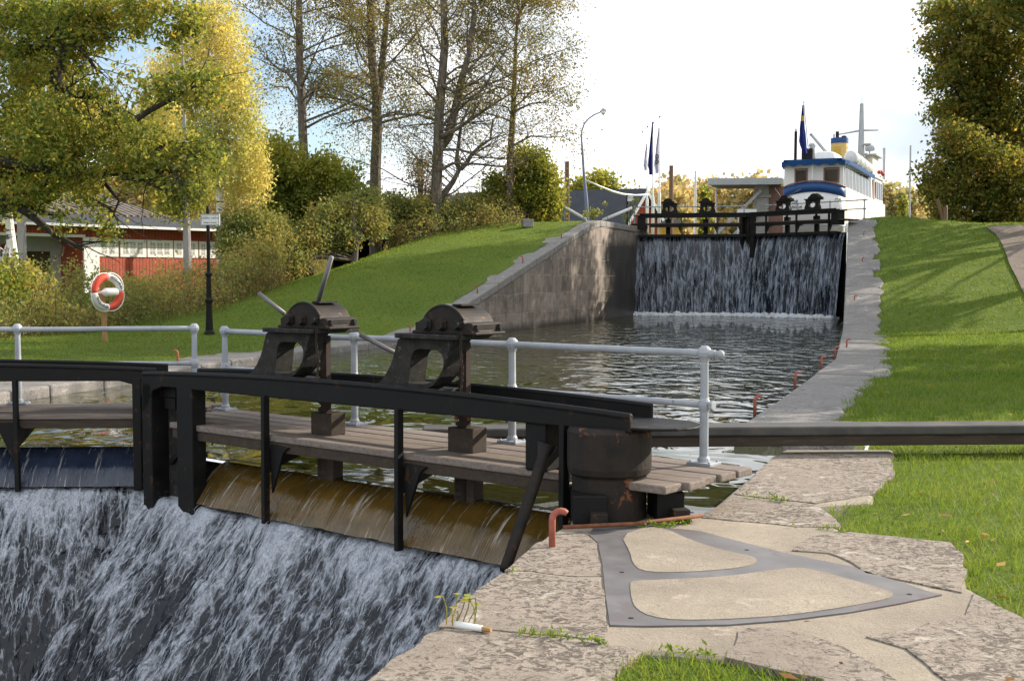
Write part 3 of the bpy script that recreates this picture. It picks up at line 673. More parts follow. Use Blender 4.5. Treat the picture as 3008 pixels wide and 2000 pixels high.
# foam at the foot of the upper fall
fm = MB(); rr = random.Random(4)
for Fm, n_, u1 in ((UR, 420, 5.8), (UL, 420, 5.9)):
    for q in range(n_):
        u = rr.uniform(-.3, u1); w_ = 1.2 + abs(rr.gauss(0, .75)); s_ = rr.uniform(.05, .24) * (1 if w_ < 2 else .6)
        c = fr(Fm, u, w_, 0); c.z = rr.uniform(-.04, .10) * (1 if w_ < 1.7 else .25)
        fm.lathe(c - V3((0, 0, s_ * .3)), [(s_ * .9, 0), (s_, s_ * .25), (s_ * .75, s_ * .6), (s_ * .2, s_ * .8)], 7)
tag(fm.build('foam', M['foam'], smooth=True), 'white foam churning at the foot of the upper fall', None, None, 'stuff')
# apron floor and sill below the near gate
mb = MB()
for Fm in (NR, NL):
    mb.prism([fr(Fm, -1, CW - .1, -.05), fr(Fm, 6.45, CW - .1, -.05), fr(Fm, 6.45, CW + .18, -.42), fr(Fm, -1, CW + .18, -.42)], (0, 0, -3))
tag(mb.build('sill', M['beamwood']), 'dark timber sill the water runs over', None, None, 'structure')
# ------------------------------------------------------------------ lock gates
W_OUT = [(2.976, .984), (2.85, 1.035), (2.77, 1.10), (2.70, 1.196), (2.655, 1.29), (2.632, 1.36), (2.60, 1.435), (2.563, 1.458), (1.894, 1.458), (1.93, 1.42), (1.963, 1.36), (2.0, 1.28), (2.03, 1.21), (2.075, 1.12), (2.16, 1.045), (2.303, .984)]
W_HOLE = [(2.47, 1.05), (2.46, 1.10), (2.45, 1.16), (2.44, 1.22), (2.435, 1.27), (2.42, 1.31), (2.39, 1.345), (2.34, 1.362), (2.12, 1.362), (2.06, 1.33), (2.035, 1.29), (2.033, 1.24), (2.05, 1.18), (2.10, 1.12), (2.17, 1.08), (2.25, 1.05)]
def winch(root, Fm, uc, sc, up, handle=False, chain=0, near=True):
    CAST, WORN, RK, BX = (M['cast'], M['iron_worn'], M['rackiron'], M['beamwood']) if near else (M['iron'],) * 4
    U = lambda u, w, z: fr(Fm, uc + (u - 2.15) * sc, w, z)
    wn = thing('paddle_winch', U(2.4, .8, .94), None, None); wn.parent = root; wn.location = wn.location - org(root)
    mb = MB(); w0, w1 = 1.02, .80
    OUT, HOL = W_OUT, W_HOLE
    if not near:
        OUT = [(2.62, .98), (2.60, 1.10), (2.53, 1.25), (2.56, 1.40), (2.56, 1.458), (2.35, 1.458), (2.15, 1.458), (1.95, 1.458), (1.74, 1.458), (1.74, 1.40), (1.77, 1.25), (1.70, 1.10), (1.68, .98), (1.95, .98), (2.15, .98), (2.35, .98)]
        HOL = [(2.15 + .23 * math.cos(a), 1.2 + .145 * math.sin(a)) for a in [math.radians(-38 + 22.5 * q) for q in range(16)]]
    mb.ringprism([U(u, w0, z) for u, z in OUT], [U(u, w0, z) for u, z in HOL], Fm[2] * (w1 - w0))
    mb.prism([U(3.0, 1.08, .935), U(2.25, 1.08, .935), U(2.25, .55, .935), U(3.0, .55, .935)], (0, 0, .05))
    mb.build('pedestal', CAST, wn, bevel=.012)
    mb = MB(); mb.box(U(2.19, .79, 1.478), Fm[1] * .385, Fm[2] * .30, V3((0, 0, .022))); mb.build('table', CAST, wn, bevel=.008)
    cov = [(2.44, 1.50), (2.44, 1.525), (2.40, 1.53), (2.40, 1.60), (2.335, 1.61)] + [(2.055 + .27 * math.cos(a), 1.505 + .245 * math.sin(a)) for a in [math.radians(q) for q in range(22, 160, 8)]] + [(1.775, 1.61), (1.71, 1.60), (1.71, 1.53), (1.67, 1.525), (1.67, 1.50)]
    mb = MB(); mb.prism([U(u, 1.0, z) for u, z in cov], Fm[2] * -.40)
    mb.prism([U(2.055 + .285 * math.cos(a), 1.005, 1.505 + .26 * math.sin(a)) for a in [math.radians(q) for q in range(30, 151, 8)]] + [U(2.055 + .26 * math.cos(a), 1.005, 1.505 + .235 * math.sin(a)) for a in [math.radians(q) for q in range(150, 29, -8)]], Fm[2] * -.03)
    mb.build('gear_cover', WORN, wn, bevel=.008)
    mb = MB(); mb.box(U(1.98, .78, 1.757), Fm[1] * .055, Fm[2] * .12, V3((0, 0, .008))); mb.build('top_plate', WORN, wn)
    for du, r_ in ((2.25, .055), (2.06, .05), (1.87, .042)):
        mb = MB(); c = U(du, 1.005, 1.585)
        mb.lathe(c, [(r_ * 1.25, 0), (r_ * 1.25, .012), (r_, .014), (r_ * .96, .05)], 6, Fm[2]); mb.build('shaft_nut', M['black'] if du == 2.25 and not handle else M['iron_worn'], wn, bevel=.003)
    for du, w_ in ((2.40, .95), (2.40, .65), (1.71, .95), (1.71, .65)):
        mb = MB(); mb.lathe(U(du, w_, 1.60 if False else 1.53), [(.03, 0), (.03, .03), (.018, .032), (.018, .06)], 6); mb.build('cover_bolt', M['iron'], wn)
    if handle:
        for a, b, r_ in handle:
            mb = MB(); p, q = U(*a), U(*b); mb.tube([p, q], [r_, r_ * .92], 10); mb.build('crank_bar', M['steel'], wn, smooth=True)
    # toothed rack and its guide
    rk = MB(); c0 = U(2.07, .70, 0)
    rk.box(c0 + V3((0, 0, .40)), Fm[1] * .045, Fm[2] * .03, V3((0, 0, 1.02)))
    for q in range(26):
        z = -.40 + q * .075
        rk.prism([U(2.115, .73, z), U(2.16, .73, z + .018), U(2.16, .73, z + .037), U(2.115, .73, z + .055)], Fm[2] * -.06)
    rk.build('rack', RK, wn)
    bx = MB(); bx.box(U(2.06, .68, .54), Fm[1] * .15, Fm[2] * .10, V3((0, 0, .11))); bx.box(U(2.06, .66, -.05), Fm[1] * .12, Fm[2] * .07, V3((0, 0, .40))); bx.build('rack_guide', BX, wn, bevel=.01)
    if chain:
        mb = MB(); p0 = U(1.78, 1.06, 1.50); n = 20
        for q in range(n):
            z0 = p0 + V3((0, 0, -.027 * q)) + Fm[2] * (.012 * math.sin(q * .4)); a = Fm[1] if q % 2 else Fm[2]
            mb.tube([z0 + a * .011 * math.cos(t) + V3((0, 0, .02 * math.sin(t))) for t in [i * math.pi / 4 for i in range(9)]], .0045, 5, False)
        ch = mb.build('chain', M['rackiron'], wn)
        if chain == 2:
            mb = MB(); e = p0 + V3((0, 0, -.027 * n)); mb.ringprism([e + Fm[1] * a + V3((0, 0, b)) for a, b in ((-.02, 0), (.02, 0), (.03, -.10), (.085, -.13), (.085, -.19), (-.085, -.19), (-.085, -.13), (-.03, -.10))], [e + Fm[1] * a + V3((0, 0, b)) for a, b in ((-.008, -.015), (.008, -.015), (.012, -.025), (.06, -.15), (.06, -.19), (-.06, -.19), (-.06, -.15), (-.012, -.025))], Fm[2] * -.02)
            mb.build('shackle', M['rust'], wn)
    return wn
def gate(Fm, Lg, label, winches, bars, posts, near=True, mitre=1, rail_ext=0, drum=True, deck=(-.35, 5.9), seed=1):
    r = random.Random(seed); s = Lg / 6.46
    root = thing('lock_gate', fr(Fm, 0.5, .6, .2), label, 'lock gate')
    z = V3((0, 0, 1)); U, W_ = Fm[1], Fm[2]
    P = lambda u, w, h: fr(Fm, u, w, h)
    # channel-shaped top beam
    mb = MB(); u0, u1 = -.05, Lg
    mb.box(P((u0 + u1) / 2, .80, .845), U * (u1 - u0) / 2, W_ * .345, z * .012)
    if not near: mb.box(P((u0 + u1) / 2, 1.12, .80), U * (u1 - u0) / 2, W_ * .05, z * .09)
    cam_ = lambda u: .935 + (.075 if near else .0) * math.sin(math.pi * min(1, max(0, u / Lg))) ** .8
    for w_, ua, ub, rr_ in ((1.15, u0, u1, .030), (.45, u0 + .27, u1 - .03, .024)):
        us = [ua + (ub - ua) * q / 24 for q in range(25)]
        mb.prism([P(u, w_ + .02, .815) for u in us] + [P(u, w_ + .02, cam_(u)) for u in us[::-1]], W_ * -.04)
        mb.tube([P(u, w_, cam_(u)) for u in us], rr_, 10)
    pts = [P(u0, 1.15, .835)] + [P(u0 - .37 * math.sin(a) + .02, .80 + .35 * math.cos(a), .835) for a in [i * math.pi / 12 for i in range(1, 12)]] + [P(u0 + .3, .45, .835)]
    mb.prism(pts + [P(u0 + .3, 1.15, .835)], z * .022); mb.build('top_beam', M['iron'], root, bevel=.012)
    for q in (.25, .62, 1.3):
        bm_ = MB(); bm_.lathe(P(q * 1.6, .72, .857), [(.04, 0), (.04, .04), (.025, .042)], 6); bm_.build('beam_bolt', M['iron_worn'], root)
    if drum:
        mb = MB(); c = P(.26, 1.0, 0)
        mb.lathe(c, [(.292, -1.2), (.295, .45), (.325, .475), (.333, .52), (.333, .80), (.31, .835)], 40); mb.build('heel_post', M['iron_worn'], root, smooth=False, bevel=.01)
        bm = root.children[-1] if root.children else None
    mb = MB(); mb.box(P(.90, 1.0, .62), U * .11, W_ * .14, z * .2)
    if drum:
        strut_end = at_y(1484, 1672, 8.75) if Fm is NR else P(1.9, 2.1, -.5)
        mb.build('strut_bracket', M['iron'], root, bevel=.02)
        mb = MB(); mb.tube([P(.78, 1.13, .66), P(.80, 1.16, .54), strut_end], [.085, .05, .042], 12); mb.build('strut', M['iron_worn'], root, smooth=True)
    # walkway of five planks, kept as one deck
    mb = MB()
    for q in range(5):
        wa = -.13 + q * .252; e0 = deck[0] + r.uniform(-.05, .03); e1 = deck[1] + (5 - q) * .16 + r.uniform(-.03, .03)
        mb.box(P((e0 + e1) / 2, wa + .122, .40 + r.uniform(-.004, .004)), U * (e1 - e0) / 2, W_ * .118, z * .032)
    mb.build('walkway', M['plank'] if near else M['beamwood'], root, bevel=.012)
    mb = MB(); mb.box(P((deck[0] + deck[1]) / 2 + .55, 1.05, .315), U * (deck[1] - deck[0] - .9) / 2, W_ * .05, z * (.05 if near else .10))
    mb.build('deck_bearer', M['beamwood'] if near else M['iron'], root, bevel=.008)
    for b in bars:
        mb = MB(); mb.bar(P(b, 1.17, .83), P(b + .01, 1.17, -.45), .075 if near else .13, .05, U); mb.prism([P(b - .02, 1.13, .34), P(b - .30, 1.13, .33), P(b - .22, 1.13, .27), P(b - .04, 1.13, -.15)], W_ * -.03)
        mb.prism([P(b, 1.15, .06), P(b, 1.15, .30), P(b, .3, .30)], U * .03); mb.build('frame_bar', M['iron'], root, bevel=.006)
    # mitre end
    mb = MB()
    if mitre == 1:
        mb.box(P(Lg - .08, 1.05, -.35), U * .09, W_ * .12, z * 1.19); mb.box(P(Lg - .78, 1.08, -.3), U * .14, W_ * .09, z * 1.13)
        mb.prism([P(Lg, 1.17, .84), P(Lg - .45, 1.17, .84), P(Lg - .2, 1.17, .76), P(Lg - .12, 1.17, .6), P(Lg, 1.17, .5)], W_ * -.06)
    else:
        mb.box(P(Lg + .04, .98, -.55), U * .145, W_ * .14, z * 1.38); mb.box(P(Lg - .22, 1.15, .2), U * .05, W_ * .03, z * .65); mb.box(P(Lg - .2, .75, -.2), U * .05, W_ * .3, z * 1.0)
        mb.prism([P(Lg, 1.17, .84), P(Lg - .5, 1.17, .84), P(Lg - .25, 1.17, .77), P(Lg - .15, 1.17, .6), P(Lg, 1.17, .5)], W_ * -.05)
    mb.build('mitre_post', M['iron'], root, bevel=.012)
    if mitre == 1:
        mb = MB(); mb.box(P(Lg - .43, .92, -.1), U * .30, W_ * .03, z * .95); mb.build('end_plate', M['cast'], root)
        mb = MB(); mb.box(P(Lg - .55, .97, .47), U * .2, W_ * .03, z * .015); mb.box(P(Lg - .33, 1.0, .62), U * .10, W_ * .04, z * .06); mb.box(P(Lg - .30, 1.0, .74), U * .14, W_ * .04, z * .05); mb.bar(P(Lg - .25, .98, -.05), P(Lg - .65, .98, .28), .04, .05); mb.build('lug', M['iron'], root)
    # skin plate that holds the water back
    mb = MB(); mb.box(P(Lg / 2 - .2, .62, -.62 if near else -2.45), U * (Lg / 2 + .1), W_ * .03, z * (.55 if near else 2.22)); mb.build('skin_plate', M['iron'], root)
    if not near:
        mb = MB(); mb.box(P(.05, .85, .50), U * .22, W_ * .28, z * .36); mb.build('heel_block', M['iron'], root, bevel=.02)
        mb = MB(); mb.box(P(Lg / 2 - .1, .95, -.24), U * (Lg / 2), W_ * .16, z * .05); mb.box(P(Lg / 2 - .1, 1.12, -.24), U * (Lg / 2), W_ * .02, z * .07); mb.build('bottom_beam', M['iron'], root)
        mb = MB(); mb.box(P(Lg - .05, .98, -2.), U * .11, W_ * .10, z * 2.3) if mitre == 1 else mb.box(P(Lg, .95, -.8), U * .1, W_ * .1, z * 1.1); mb.build('mitre_timber', M['iron'], root)
    # handrail on the upstream side
    hr = thing('handrail', P(0, 0, .43), None, None); hr.parent = root; hr.location = hr.location - org(root)
    for pu in posts:
        mb = MB(); mb.box(P(pu, 0, .445), U * .115, W_ * .09, z * .013)
        mb.lathe(P(pu, 0, .455), [(.055, 0), (.05, .03), (.038, .05), (.037, .42), (.048, .45), (.053, .48), (.048, .51), (.036, .54), (.033, .84), (.042, .865), (.057, .89), (.062, .92), (.052, .95), (.028, .975)], 14)
        for a, b in ((-1, -1), (1, -1), (1, 1), (-1, 1)): mb.lathe(P(pu + a * .09, b * .065, .455), [(.014, 0), (.012, .016)], 6)
        mb.build('post', M['rail'], hr, smooth=False, bevel=.004)
    for zz, r_ in ((1.365, .031), (.935, .028)):
        pts = [P(u, .012 * mnoise.noise(V3((u, zz, 2))), zz + .012 * mnoise.noise(V3((u * .7, zz, 5)))) for u in np.linspace(posts[0] - .04, posts[-1] + rail_ext, 30)]
        mb = MB(); mb.tube(pts, r_, 12); mb.build('rail', M['rail'], hr, smooth=True)
    mb = MB(); q = P(posts[0], 0, 1.365); mb.tube([q, q - U * .10], .034, 12); mb.ball(q - U * .15, .036); mb.tube([q - U * .10, q - U * .15], .026, 10); mb.build('rail_end', M['rail'], hr, bevel=.003)
    mb = MB(); mb.lathe(P(posts[0], 0, .935) - U * .06, [(.045, 0), (.045, .03), (.03, .032)], 6, -U); mb.build('rail_nut', M['rail'], hr, bevel=.003)
    for wargs in winches: winch(root, Fm, *wargs, near=near)
    return root
H1 = [((2.36, .98, 1.64), (2.66, 1.06, 1.84), .022), ((2.02, .85, 1.72), (1.72, .92, 2.20), .024), ((1.65, .62, 1.44), (1.24, .40, 1.21), .024)]
gate(NR, 6.46, 'near right lock gate leaf with two iron winches, plank walkway and grey handrail', [(2.15, 1, 0, False, 2), (4.03, 1, 0, H1, 1)], (4.32, 2.44, .58), (0, 2.10, 4.29, 6.53), rail_ext=.02)
gate(NL, 6.34, 'near left lock gate leaf running out of the left edge', [(1.9, 1, 0, False, 0)], (4.75, 2.6, .58), (6.53, 4.37, 2.2, .1)[::-1], mitre=2, deck=(-.35, 6.1), seed=2)
H2 = [((2.3, .9, 1.66), (2.75, .9, 2.15), .022), ((1.95, .9, 1.70), (1.05, .9, 2.02), .024), ((2.6, .9, 1.5), (3.2, .9, 1.1), .022)]
gate(UR, 5.9, 'upper right lock gate leaf above the far waterfall, in front of the boat', [(1.50, .95, 0, False, 0), (3.30, .95, 0, H2, 0)], (4.2, 2.3, .35), (-.9, 1.1, 3.1, 5.1), near=False, drum=False, deck=(-.5, 5.2), seed=3)
gate(UL, 5.92, 'upper left lock gate leaf above the far waterfall, beside the red barn', [(1.55, .95, 0, False, 0), (3.55, .95, 0, False, 0)], (5.35, 4.1, 2.2, .35), (-.4, 1.6, 3.6, 5.5), near=False, mitre=2, drum=False, deck=(-.5, 5.2), seed=4)
# collar blocks and tie rod that hold the heel post
for nm, a, b, lab in (('collar_block', (1682, 1540), (1783, 1540), 'left black iron block against the foot of the heel post'), ('collar_block', (1930, 1530), (2012, 1527), 'right black iron block against the foot of the heel post')):
    p, q = at_z(*a, QZ), at_z(*b, QZ); d = (q - p); L_ = d.length; d.normalize(); n_ = V3((-d.y, d.x, 0)); c = (p + q) / 2 + n_ * .14
    o = thing(nm, (c.x, c.y, QZ), lab, 'iron block', 'iron blocks at the heel post')
    mb = MB(); mb.box(c + V3((0, 0, .11)), d * L_ / 2, n_ * .14, V3((0, 0, .11))); mb.build('block', M['iron'], o, bevel=.012)
    k2 = p.lerp(q, .75); mb = MB(); mb.box(k2 - n_ * .05 + V3((0, 0, .045)), d * .065, n_ * .06, V3((0, 0, .055))); mb.build('wedge', M['iron_worn'], o, bevel=.006)
p, q = at_z(1655, 1548, QZ + .05), at_z(2062, 1514, QZ + .05); mb = MB(); mb.tube([p, p.lerp(q, .5) + V3((0, -.02, -.015)), q], .016, 8)
solo(mb, 'tie_rod', M['rust'], p, 'rusty iron rod lying across both black blocks', 'rod', smooth=True)
# boom of the gate arm lying across the quay
a0, a1 = at_z(1240, 1262, .42), at_z(3008, 1250, .42); d = (a1 - a0).normalized(); a1 = a1 + d * 3; n_ = V3((-d.y, d.x, 0)); m_ = (a0 + a1) / 2; Lb = (a1 - a0).length / 2
bo = thing('gate_boom', (a1.x - 2, a1.y, .1), 'long dark timber and iron boom lying over the right quay behind the walkway', 'boom')
mb = MB(); mb.box(m_ + n_ * .19 - V3((0, 0, .15)), d * Lb, n_ * .17, V3((0, 0, .055))); mb.build('lower_timber', M['beamwood'], bo, bevel=.01)
mb = MB(); mb.box(m_ + n_ * .19 - V3((0, 0, .042)), d * Lb, n_ * .20, V3((0, 0, .05))); mb.build('iron_cap', M['boomiron'], bo, bevel=.02)
mb = MB(); mb.abox(6.2, 6.6, 12.9, 13.6, hR(6.4, 13.2) - .2, .23); mb.build('bearing_stone', M['granite'], bo, bevel=.02)
# mooring hooks
def hook(px, side, sc, label, right=True):
    sc = sc if sc == 1.0 else .23
    z_off = .03; r_ = ray(*px); p = hit(px[0], px[1], side, z_off) if sc != 1.0 else at_z(*px, QZ + .02)
    s = 1.0; h = .24 if sc == 1.0 else sc; dx = 1 if right else -1; t = h / .24; R = .06 * t
    pts = [p + V3((0, 0, -.08)), p + V3((0, 0, h * .72))] + [p + V3((dx * R * (1 - math.cos(a)), -.0, h * .72 + R * math.sin(a))) for a in [i * math.pi / 8 for i in range(1, 7)]]
    mb = MB(); mb.tube(pts, [.024 * t] * (len(pts) - 1) + [.021 * t], 12)
    return solo(mb, 'mooring_hook', M['red_hook'], p, label, 'hook', 'red mooring hooks', smooth=True)
hook((1622, 1597), 'R', 1.0, 'large red mooring hook in the foreground beside the black strut')
for px, lab in (((2217, 1211), 'red mooring hook on the right quay just behind the boom'), ((2335, 1132), 'red mooring hook on the right quay, second behind the boom'), ((2412, 1080), 'red mooring hook on the right quay where the water narrows'), ((2452, 1047), 'slanting red mooring hook at the foot of the right slope'), ((2487, 1020), 'small red mooring hook set back at the foot of the right slope'), ((2510, 884), 'red mooring hook halfway up the right coping'), ((2533, 771), 'red mooring hook high on the right coping beside the fall'), ((2537, 694), 'topmost red mooring hook on the right coping')):
    hook(px, 'R', .52 if px[1] > 1000 else .95 if px[1] < 900 else .7, lab)
for px, lab in (((522, 1059), 'red mooring hook behind the left handrail on the lawn edge'), ((827, 1032), 'red mooring hook on the left quay seen through the left winch'), ((1205, 975), 'red mooring hook at the foot of the left wall beside the right winch'), ((1402, 857), 'lowest red mooring hook on the sloping left wall'), ((1536, 770), 'middle red mooring hook on the sloping left wall'), ((1649, 697), 'highest red mooring hook on the sloping left wall')):
    hook(px, 'L', .5 if px[1] > 900 else .72, lab, False)
# little things on the quay
q = at_z(1418, 1846, QZ + .022); p0 = at_z(1338, 1833, QZ + .025)
o = thing('driftwood', p0, 'small broken white painted stick lying in the quay joint', 'stick')
mb = MB(); mb.tube([p0, p0.lerp(q, .5), q], [.02, .019, .018], 8); mb.build('painted_stick', M['white'], o, smooth=True)
mb = MB(); mb.tube([q, q + (q - p0).normalized() * .05], [.018, .012], 7); mb.build('broken_end', M['stake'], o)
sp = at_z(1325, 1833, QZ + .02); o = thing('seedling', sp, 'tiny yellow green seedling sprouting from the quay joint', 'plant'); r_ = random.Random(2)
mb = MB(); P_ = []
for q in range(9):
    b = sp + V3((r_.uniform(-.03, .14), r_.uniform(-.03, .05), 0)); t = b + V3((r_.uniform(-.05, .05), r_.uniform(-.04, .03), r_.uniform(.05, .17)))
    mb.tube([b, (b + t) / 2 + V3((.01, 0, .01)), t], .003, 5)
    a = r_.uniform(0, 6.28); dd = V3((math.cos(a), math.sin(a), r_.uniform(-.6, .2))) * .05; s_ = dd.cross(V3((0, 0, 1))).normalized() * .026
    P_ += [t, t + dd * .5 + s_, t + dd, t + dd * .5 - s_]
mb.build('stems', M['leaf_green'], o); npmesh('leaves', np.array([tuple(v) for v in P_]), 4, M['plant'], o)
# lifebuoy on its stake
b = at_z(310, 985, .42); b.z = hL(b.x, b.y); bc = at_y(315, 858, b.y - .12)
st_ = thing('lifebuoy_stake', b, 'yellow brown wooden stake carrying the lifebuoy', 'stake'); mb = MB(); mb.bar(b - V3((0, 0, .3)), V3((b.x - .08, b.y, bc.z + .25)), .13, .09, (0, 1, 0)); mb.build('stake', M['stake'], st_, bevel=.01)
mb = MB(); mb.abox(bc.x - .12, bc.x + .12, b.y - .08, b.y - .045, bc.z + .36, bc.z + .46); mb.build('peg', M['stake'], st_)
by = thing('lifebuoy', bc - V3((0, 0, .5)), 'red and white lifebuoy hanging on a stake at the bushes', 'lifebuoy')
yaw = math.radians(54); bx_, by_ = V3((math.cos(yaw), math.sin(yaw), 0)), V3((0, 0, 1)); nrm = bx_.cross(by_)
R_, r_ = .41, .095
for i, mm in enumerate(('white', 'buoyred', 'white', 'buoyred')):
    a0_ = math.radians(2 + 90 * i); pts = [bc + (bx_ * math.cos(a) + by_ * math.sin(a)) * R_ for a in np.linspace(a0_, a0_ + math.pi / 2, 14)]
    mb = MB(); mb.tube(pts, r_, 14); mb.build('ring_quarter', M[mm], by, smooth=True)
mb = MB()
for i in range(4):
    a0_ = math.radians(2 + 90 * i); mb.tube([bc + (bx_ * math.cos(a) + by_ * math.sin(a)) * (R_ + .10 + .05 * math.sin((a - a0_) * 2)) + nrm * .02 for a in np.linspace(a0_, a0_ + math.pi / 2, 12)], .014, 6)
mb.build('grab_line', M['white'], by, smooth=True)
mb = MB(); mb.lathe(bc + bx_ * -.08 + nrm * .02, [(.03, -.22), (.04, -.1), (.10, -.02), (.11, .02), (.11, .34), (.09, .38)], 12, bx_); mb.build('rescue_line_bottle', M['white'], by, smooth=True)
for wd, a_s, a_e in (('TRYGG-HANSA', 200, 262), ('TRYGG-HANSA', 82, 14)):
    mb = MB()
    for i, ch in enumerate(wd):
        a = math.radians(a_s + (a_e - a_s) * i / (len(wd) - 1)); rd = bx_ * math.cos(a) + by_ * math.sin(a); tn = (-bx_ * math.sin(a) + by_ * math.cos(a)) * (1 if a_e > a_s else -1)
        up = rd * (-1 if a_e > a_s else 1)
        t = text_mb(ch, .105, bc + rd * R_ - up * .035 + nrm * (r_ + .001), tn, up); mb.add(t.v, t.f)
    mb.build('lettering', M['textdark'], by)
# lock name sign
def name_sign(base, top, panel_c, hw, hh, yaw, l1, l2, label, s1, s2, r_=.055):
    o = thing('name_sign', base, label, 'sign'); H_ = top.z - base.z
    mb = MB(); mb.lathe(base, [(.17, 0), (.16, .06), (.12, .12), (.10, .5), (.09, .95), (.13, 1.0), (.13, 1.06), (.08, 1.1), (.075, 1.75), (.105, 1.8), (.105, 1.86), (r_, 1.9), (r_, H_ - .1), (.035, H_)], 14); mb.build('post', M['iron'], o, bevel=.004)
    x = V3((math.cos(yaw), math.sin(yaw), 0)); n_ = x.cross(V3((0, 0, 1))); c = panel_c + n_ * .08
    mb = MB(); mb.box(c, x * hw, n_ * .02, V3((0, 0, hh))); mb.build('panel', M['white'], o, bevel=.008)
    mb = MB(); mb.ringprism([c + n_ * .02 + x * a * hw + V3((0, 0, b * hh)) for a, b in ((-1, -1), (1, -1), (1, 1), (-1, 1))], [c + n_ * .02 + x * a * (hw - .03) + V3((0, 0, b * (hh - .03))) for a, b in ((-1, -1), (1, -1), (1, 1), (-1, 1))], n_ * .012); mb.build('rim', M['grey'], o)
    t = text_mb(l1, s1, c + n_ * .0235 + V3((0, 0, hh * .12)), x, V3((0, 0, 1)), thick=.002); t.build('lettering', M['textblue'], o)
    t = text_mb(l2, s2, c + n_ * .0235 + V3((0, 0, -hh * .62)), x, V3((0, 0, 1)), thick=.002); t.build('lettering', M['textdark'], o)
b = at_z(615, 966, .43); Y_ = b.y; b.z = hL(b.x, b.y)
name_sign(b, at_y(613, 605, Y_), at_y(621, 646, Y_), .30, .17, math.radians(-8), 'Hällby nedre', 'Fallhöjd 3,10 meter', 'tall black iron post with the white lock name sign on the left lawn', .105, .055)
# ------------------------------------------------------------------ passenger boat moored above the lock
Bf, Br = V3((.4226, .9063, 0)), V3((.9063, -.4226, 0)); BC = V3((21.84, 89.0, 0))
def B(s, l, z): return BC + Bf * s + Br * l + V3((0, 0, z))
boat = thing('passenger_boat', B(10, 0, 4.3), 'white passenger boat with blue canvas roof edge moored stern first above the lock', 'boat')
secs = [(.12, 1.75, 1.3), (.42, 2.12, 1.7), (.95, 2.34, 2.0), (1.8, 2.4, 2.2), (12, 2.4, 2.25), (20, 2.35, 2.1), (24, 1.6, 1.2), (27, .12, .05)]
mb = MB(); prof = []
for s, b, bw in secs:
    zt = 8.52 - .012 * s if s < 20 else 8.3 + .05 * (s - 20)
    prof.append([B(s + (1.1 if s < .2 else .4 if s < .5 else 0), -bw * .75, 3.7), B(s + (.5 if s < .2 else .2 if s < .5 else 0), -bw, 4.8), B(s, -b, 5.8), B(s, -b, zt), B(s, b, zt), B(s, b, 5.8), B(s + (.5 if s < .2 else .2 if s < .5 else 0), bw, 4.8), B(s + (1.1 if s < .2 else .4 if s < .5 else 0), bw * .75, 3.7)])
b0 = 0
for p in prof: mb.v += p
for i in range(len(prof) - 1):
    for k_ in range(8):
        a = i * 8 + k_; c = i * 8 + (k_ + 1) % 8; mb.f.append((a, c, c + 8, a + 8))
mb.f.append(tuple(range(8))); mb.f.append(tuple((len(prof) - 1) * 8 + q for q in range(8))[::-1])
mb.build('hull', M['cream'], boat, bevel=.12)
def arc(l): return .44 * (1 - (l / 2.3) ** 2)
ls = [-2.2 + 4.4 * i / 16 for i in range(17)]
ls = [-2.3 + 4.6 * i / 24 for i in range(25)]
def sc_(l): return float(np.interp(abs(l), [0, .9, 1.75, 2.12, 2.34], [.02, .05, .12, .42, .95]))
def strip(nm, lo, hi, off, m_):
    mb = MB()
    for l in ls: mb.v += [B(sc_(l) + off, l, lo(l)), B(sc_(l) + off, l, hi(l))]
    for i in range(24): mb.f.append((2 * i, 2 * i + 2, 2 * i + 3, 2 * i + 1))
    o = mb.build(nm, m_, boat, smooth=True); o.modifiers.new('thick', 'SOLIDIFY').thickness = .04
strip('blue_band', lambda l: 7.78 + arc(l), lambda l: 8.50 + arc(l), -.10, M['boatblue']); strip('stern_plate', lambda l: 5.0 - .0 * l, lambda l: 8.50 + arc(l), -.06, M['white'])
mb = MB(); mb.tube([B(sc_(l) - .12, l, 8.56 + arc(l)) for l in ls], .055, 8); mb.build('stern_rail', M['brownwood'], boat, smooth=True)
mb = MB(); mb.tube([B(sc_(l) - .09, l, 5.7 + arc(l) * .3) for l in ls], .05, 8); mb.build('rubbing_strake', M['grey'], boat, smooth=True)
for l0, tx, sz, z in ((-1.78, 'TOR', .36, 7.42), (-1.58, 'ARBOGA', .27, 7.06), (1.42, 'TOR', .36, 7.46)):
    t = text_mb(tx, sz, B(sc_(l0 + .4) - .115, l0 + (.45 if tx == 'TOR' and l0 < 0 else .35), z), Br, V3((0, 0, 1)), thick=.012); t.build('lettering', M['textdark'], boat)
# deckhouse
mb = MB(); mb.prism([B(.55, -2.2, 8.3), B(.55, 2.2, 8.3), B(.55, 2.14, 10.3), B(.55, -2.14, 10.3)], Bf * 19); mb.build('deckhouse', M['white'], boat, bevel=.04)
for l0, l1 in ((-1.38, -.42), (.72, 1.86)):
    fr_ = MB(); fr_.ringprism([B(.54, l0, 8.85), B(.54, l1, 8.85), B(.54, l1, 9.98), B(.54, l0, 9.98)], [B(.54, l0 + .11, 8.95), B(.54, l1 - .11, 8.95), B(.54, l1 - .11, 9.88), B(.54, l0 + .11, 9.88)], -Bf * .06); f_ = fr_.build('window', M['brownwood'], boat)
    g_ = MB(); g_.box(B(.53, (l0 + l1) / 2, 9.4), Br * ((l1 - l0) / 2 - .09), Bf * .01, V3((0, 0, .45))); g_.build('pane', M['glass'], f_)
mb = MB(); mb.tube([B(.12, 0, 8.9), B(.15, 0, 10.15)], .06, 8); mb.build('awning_post', M['white'], boat)
n = 8
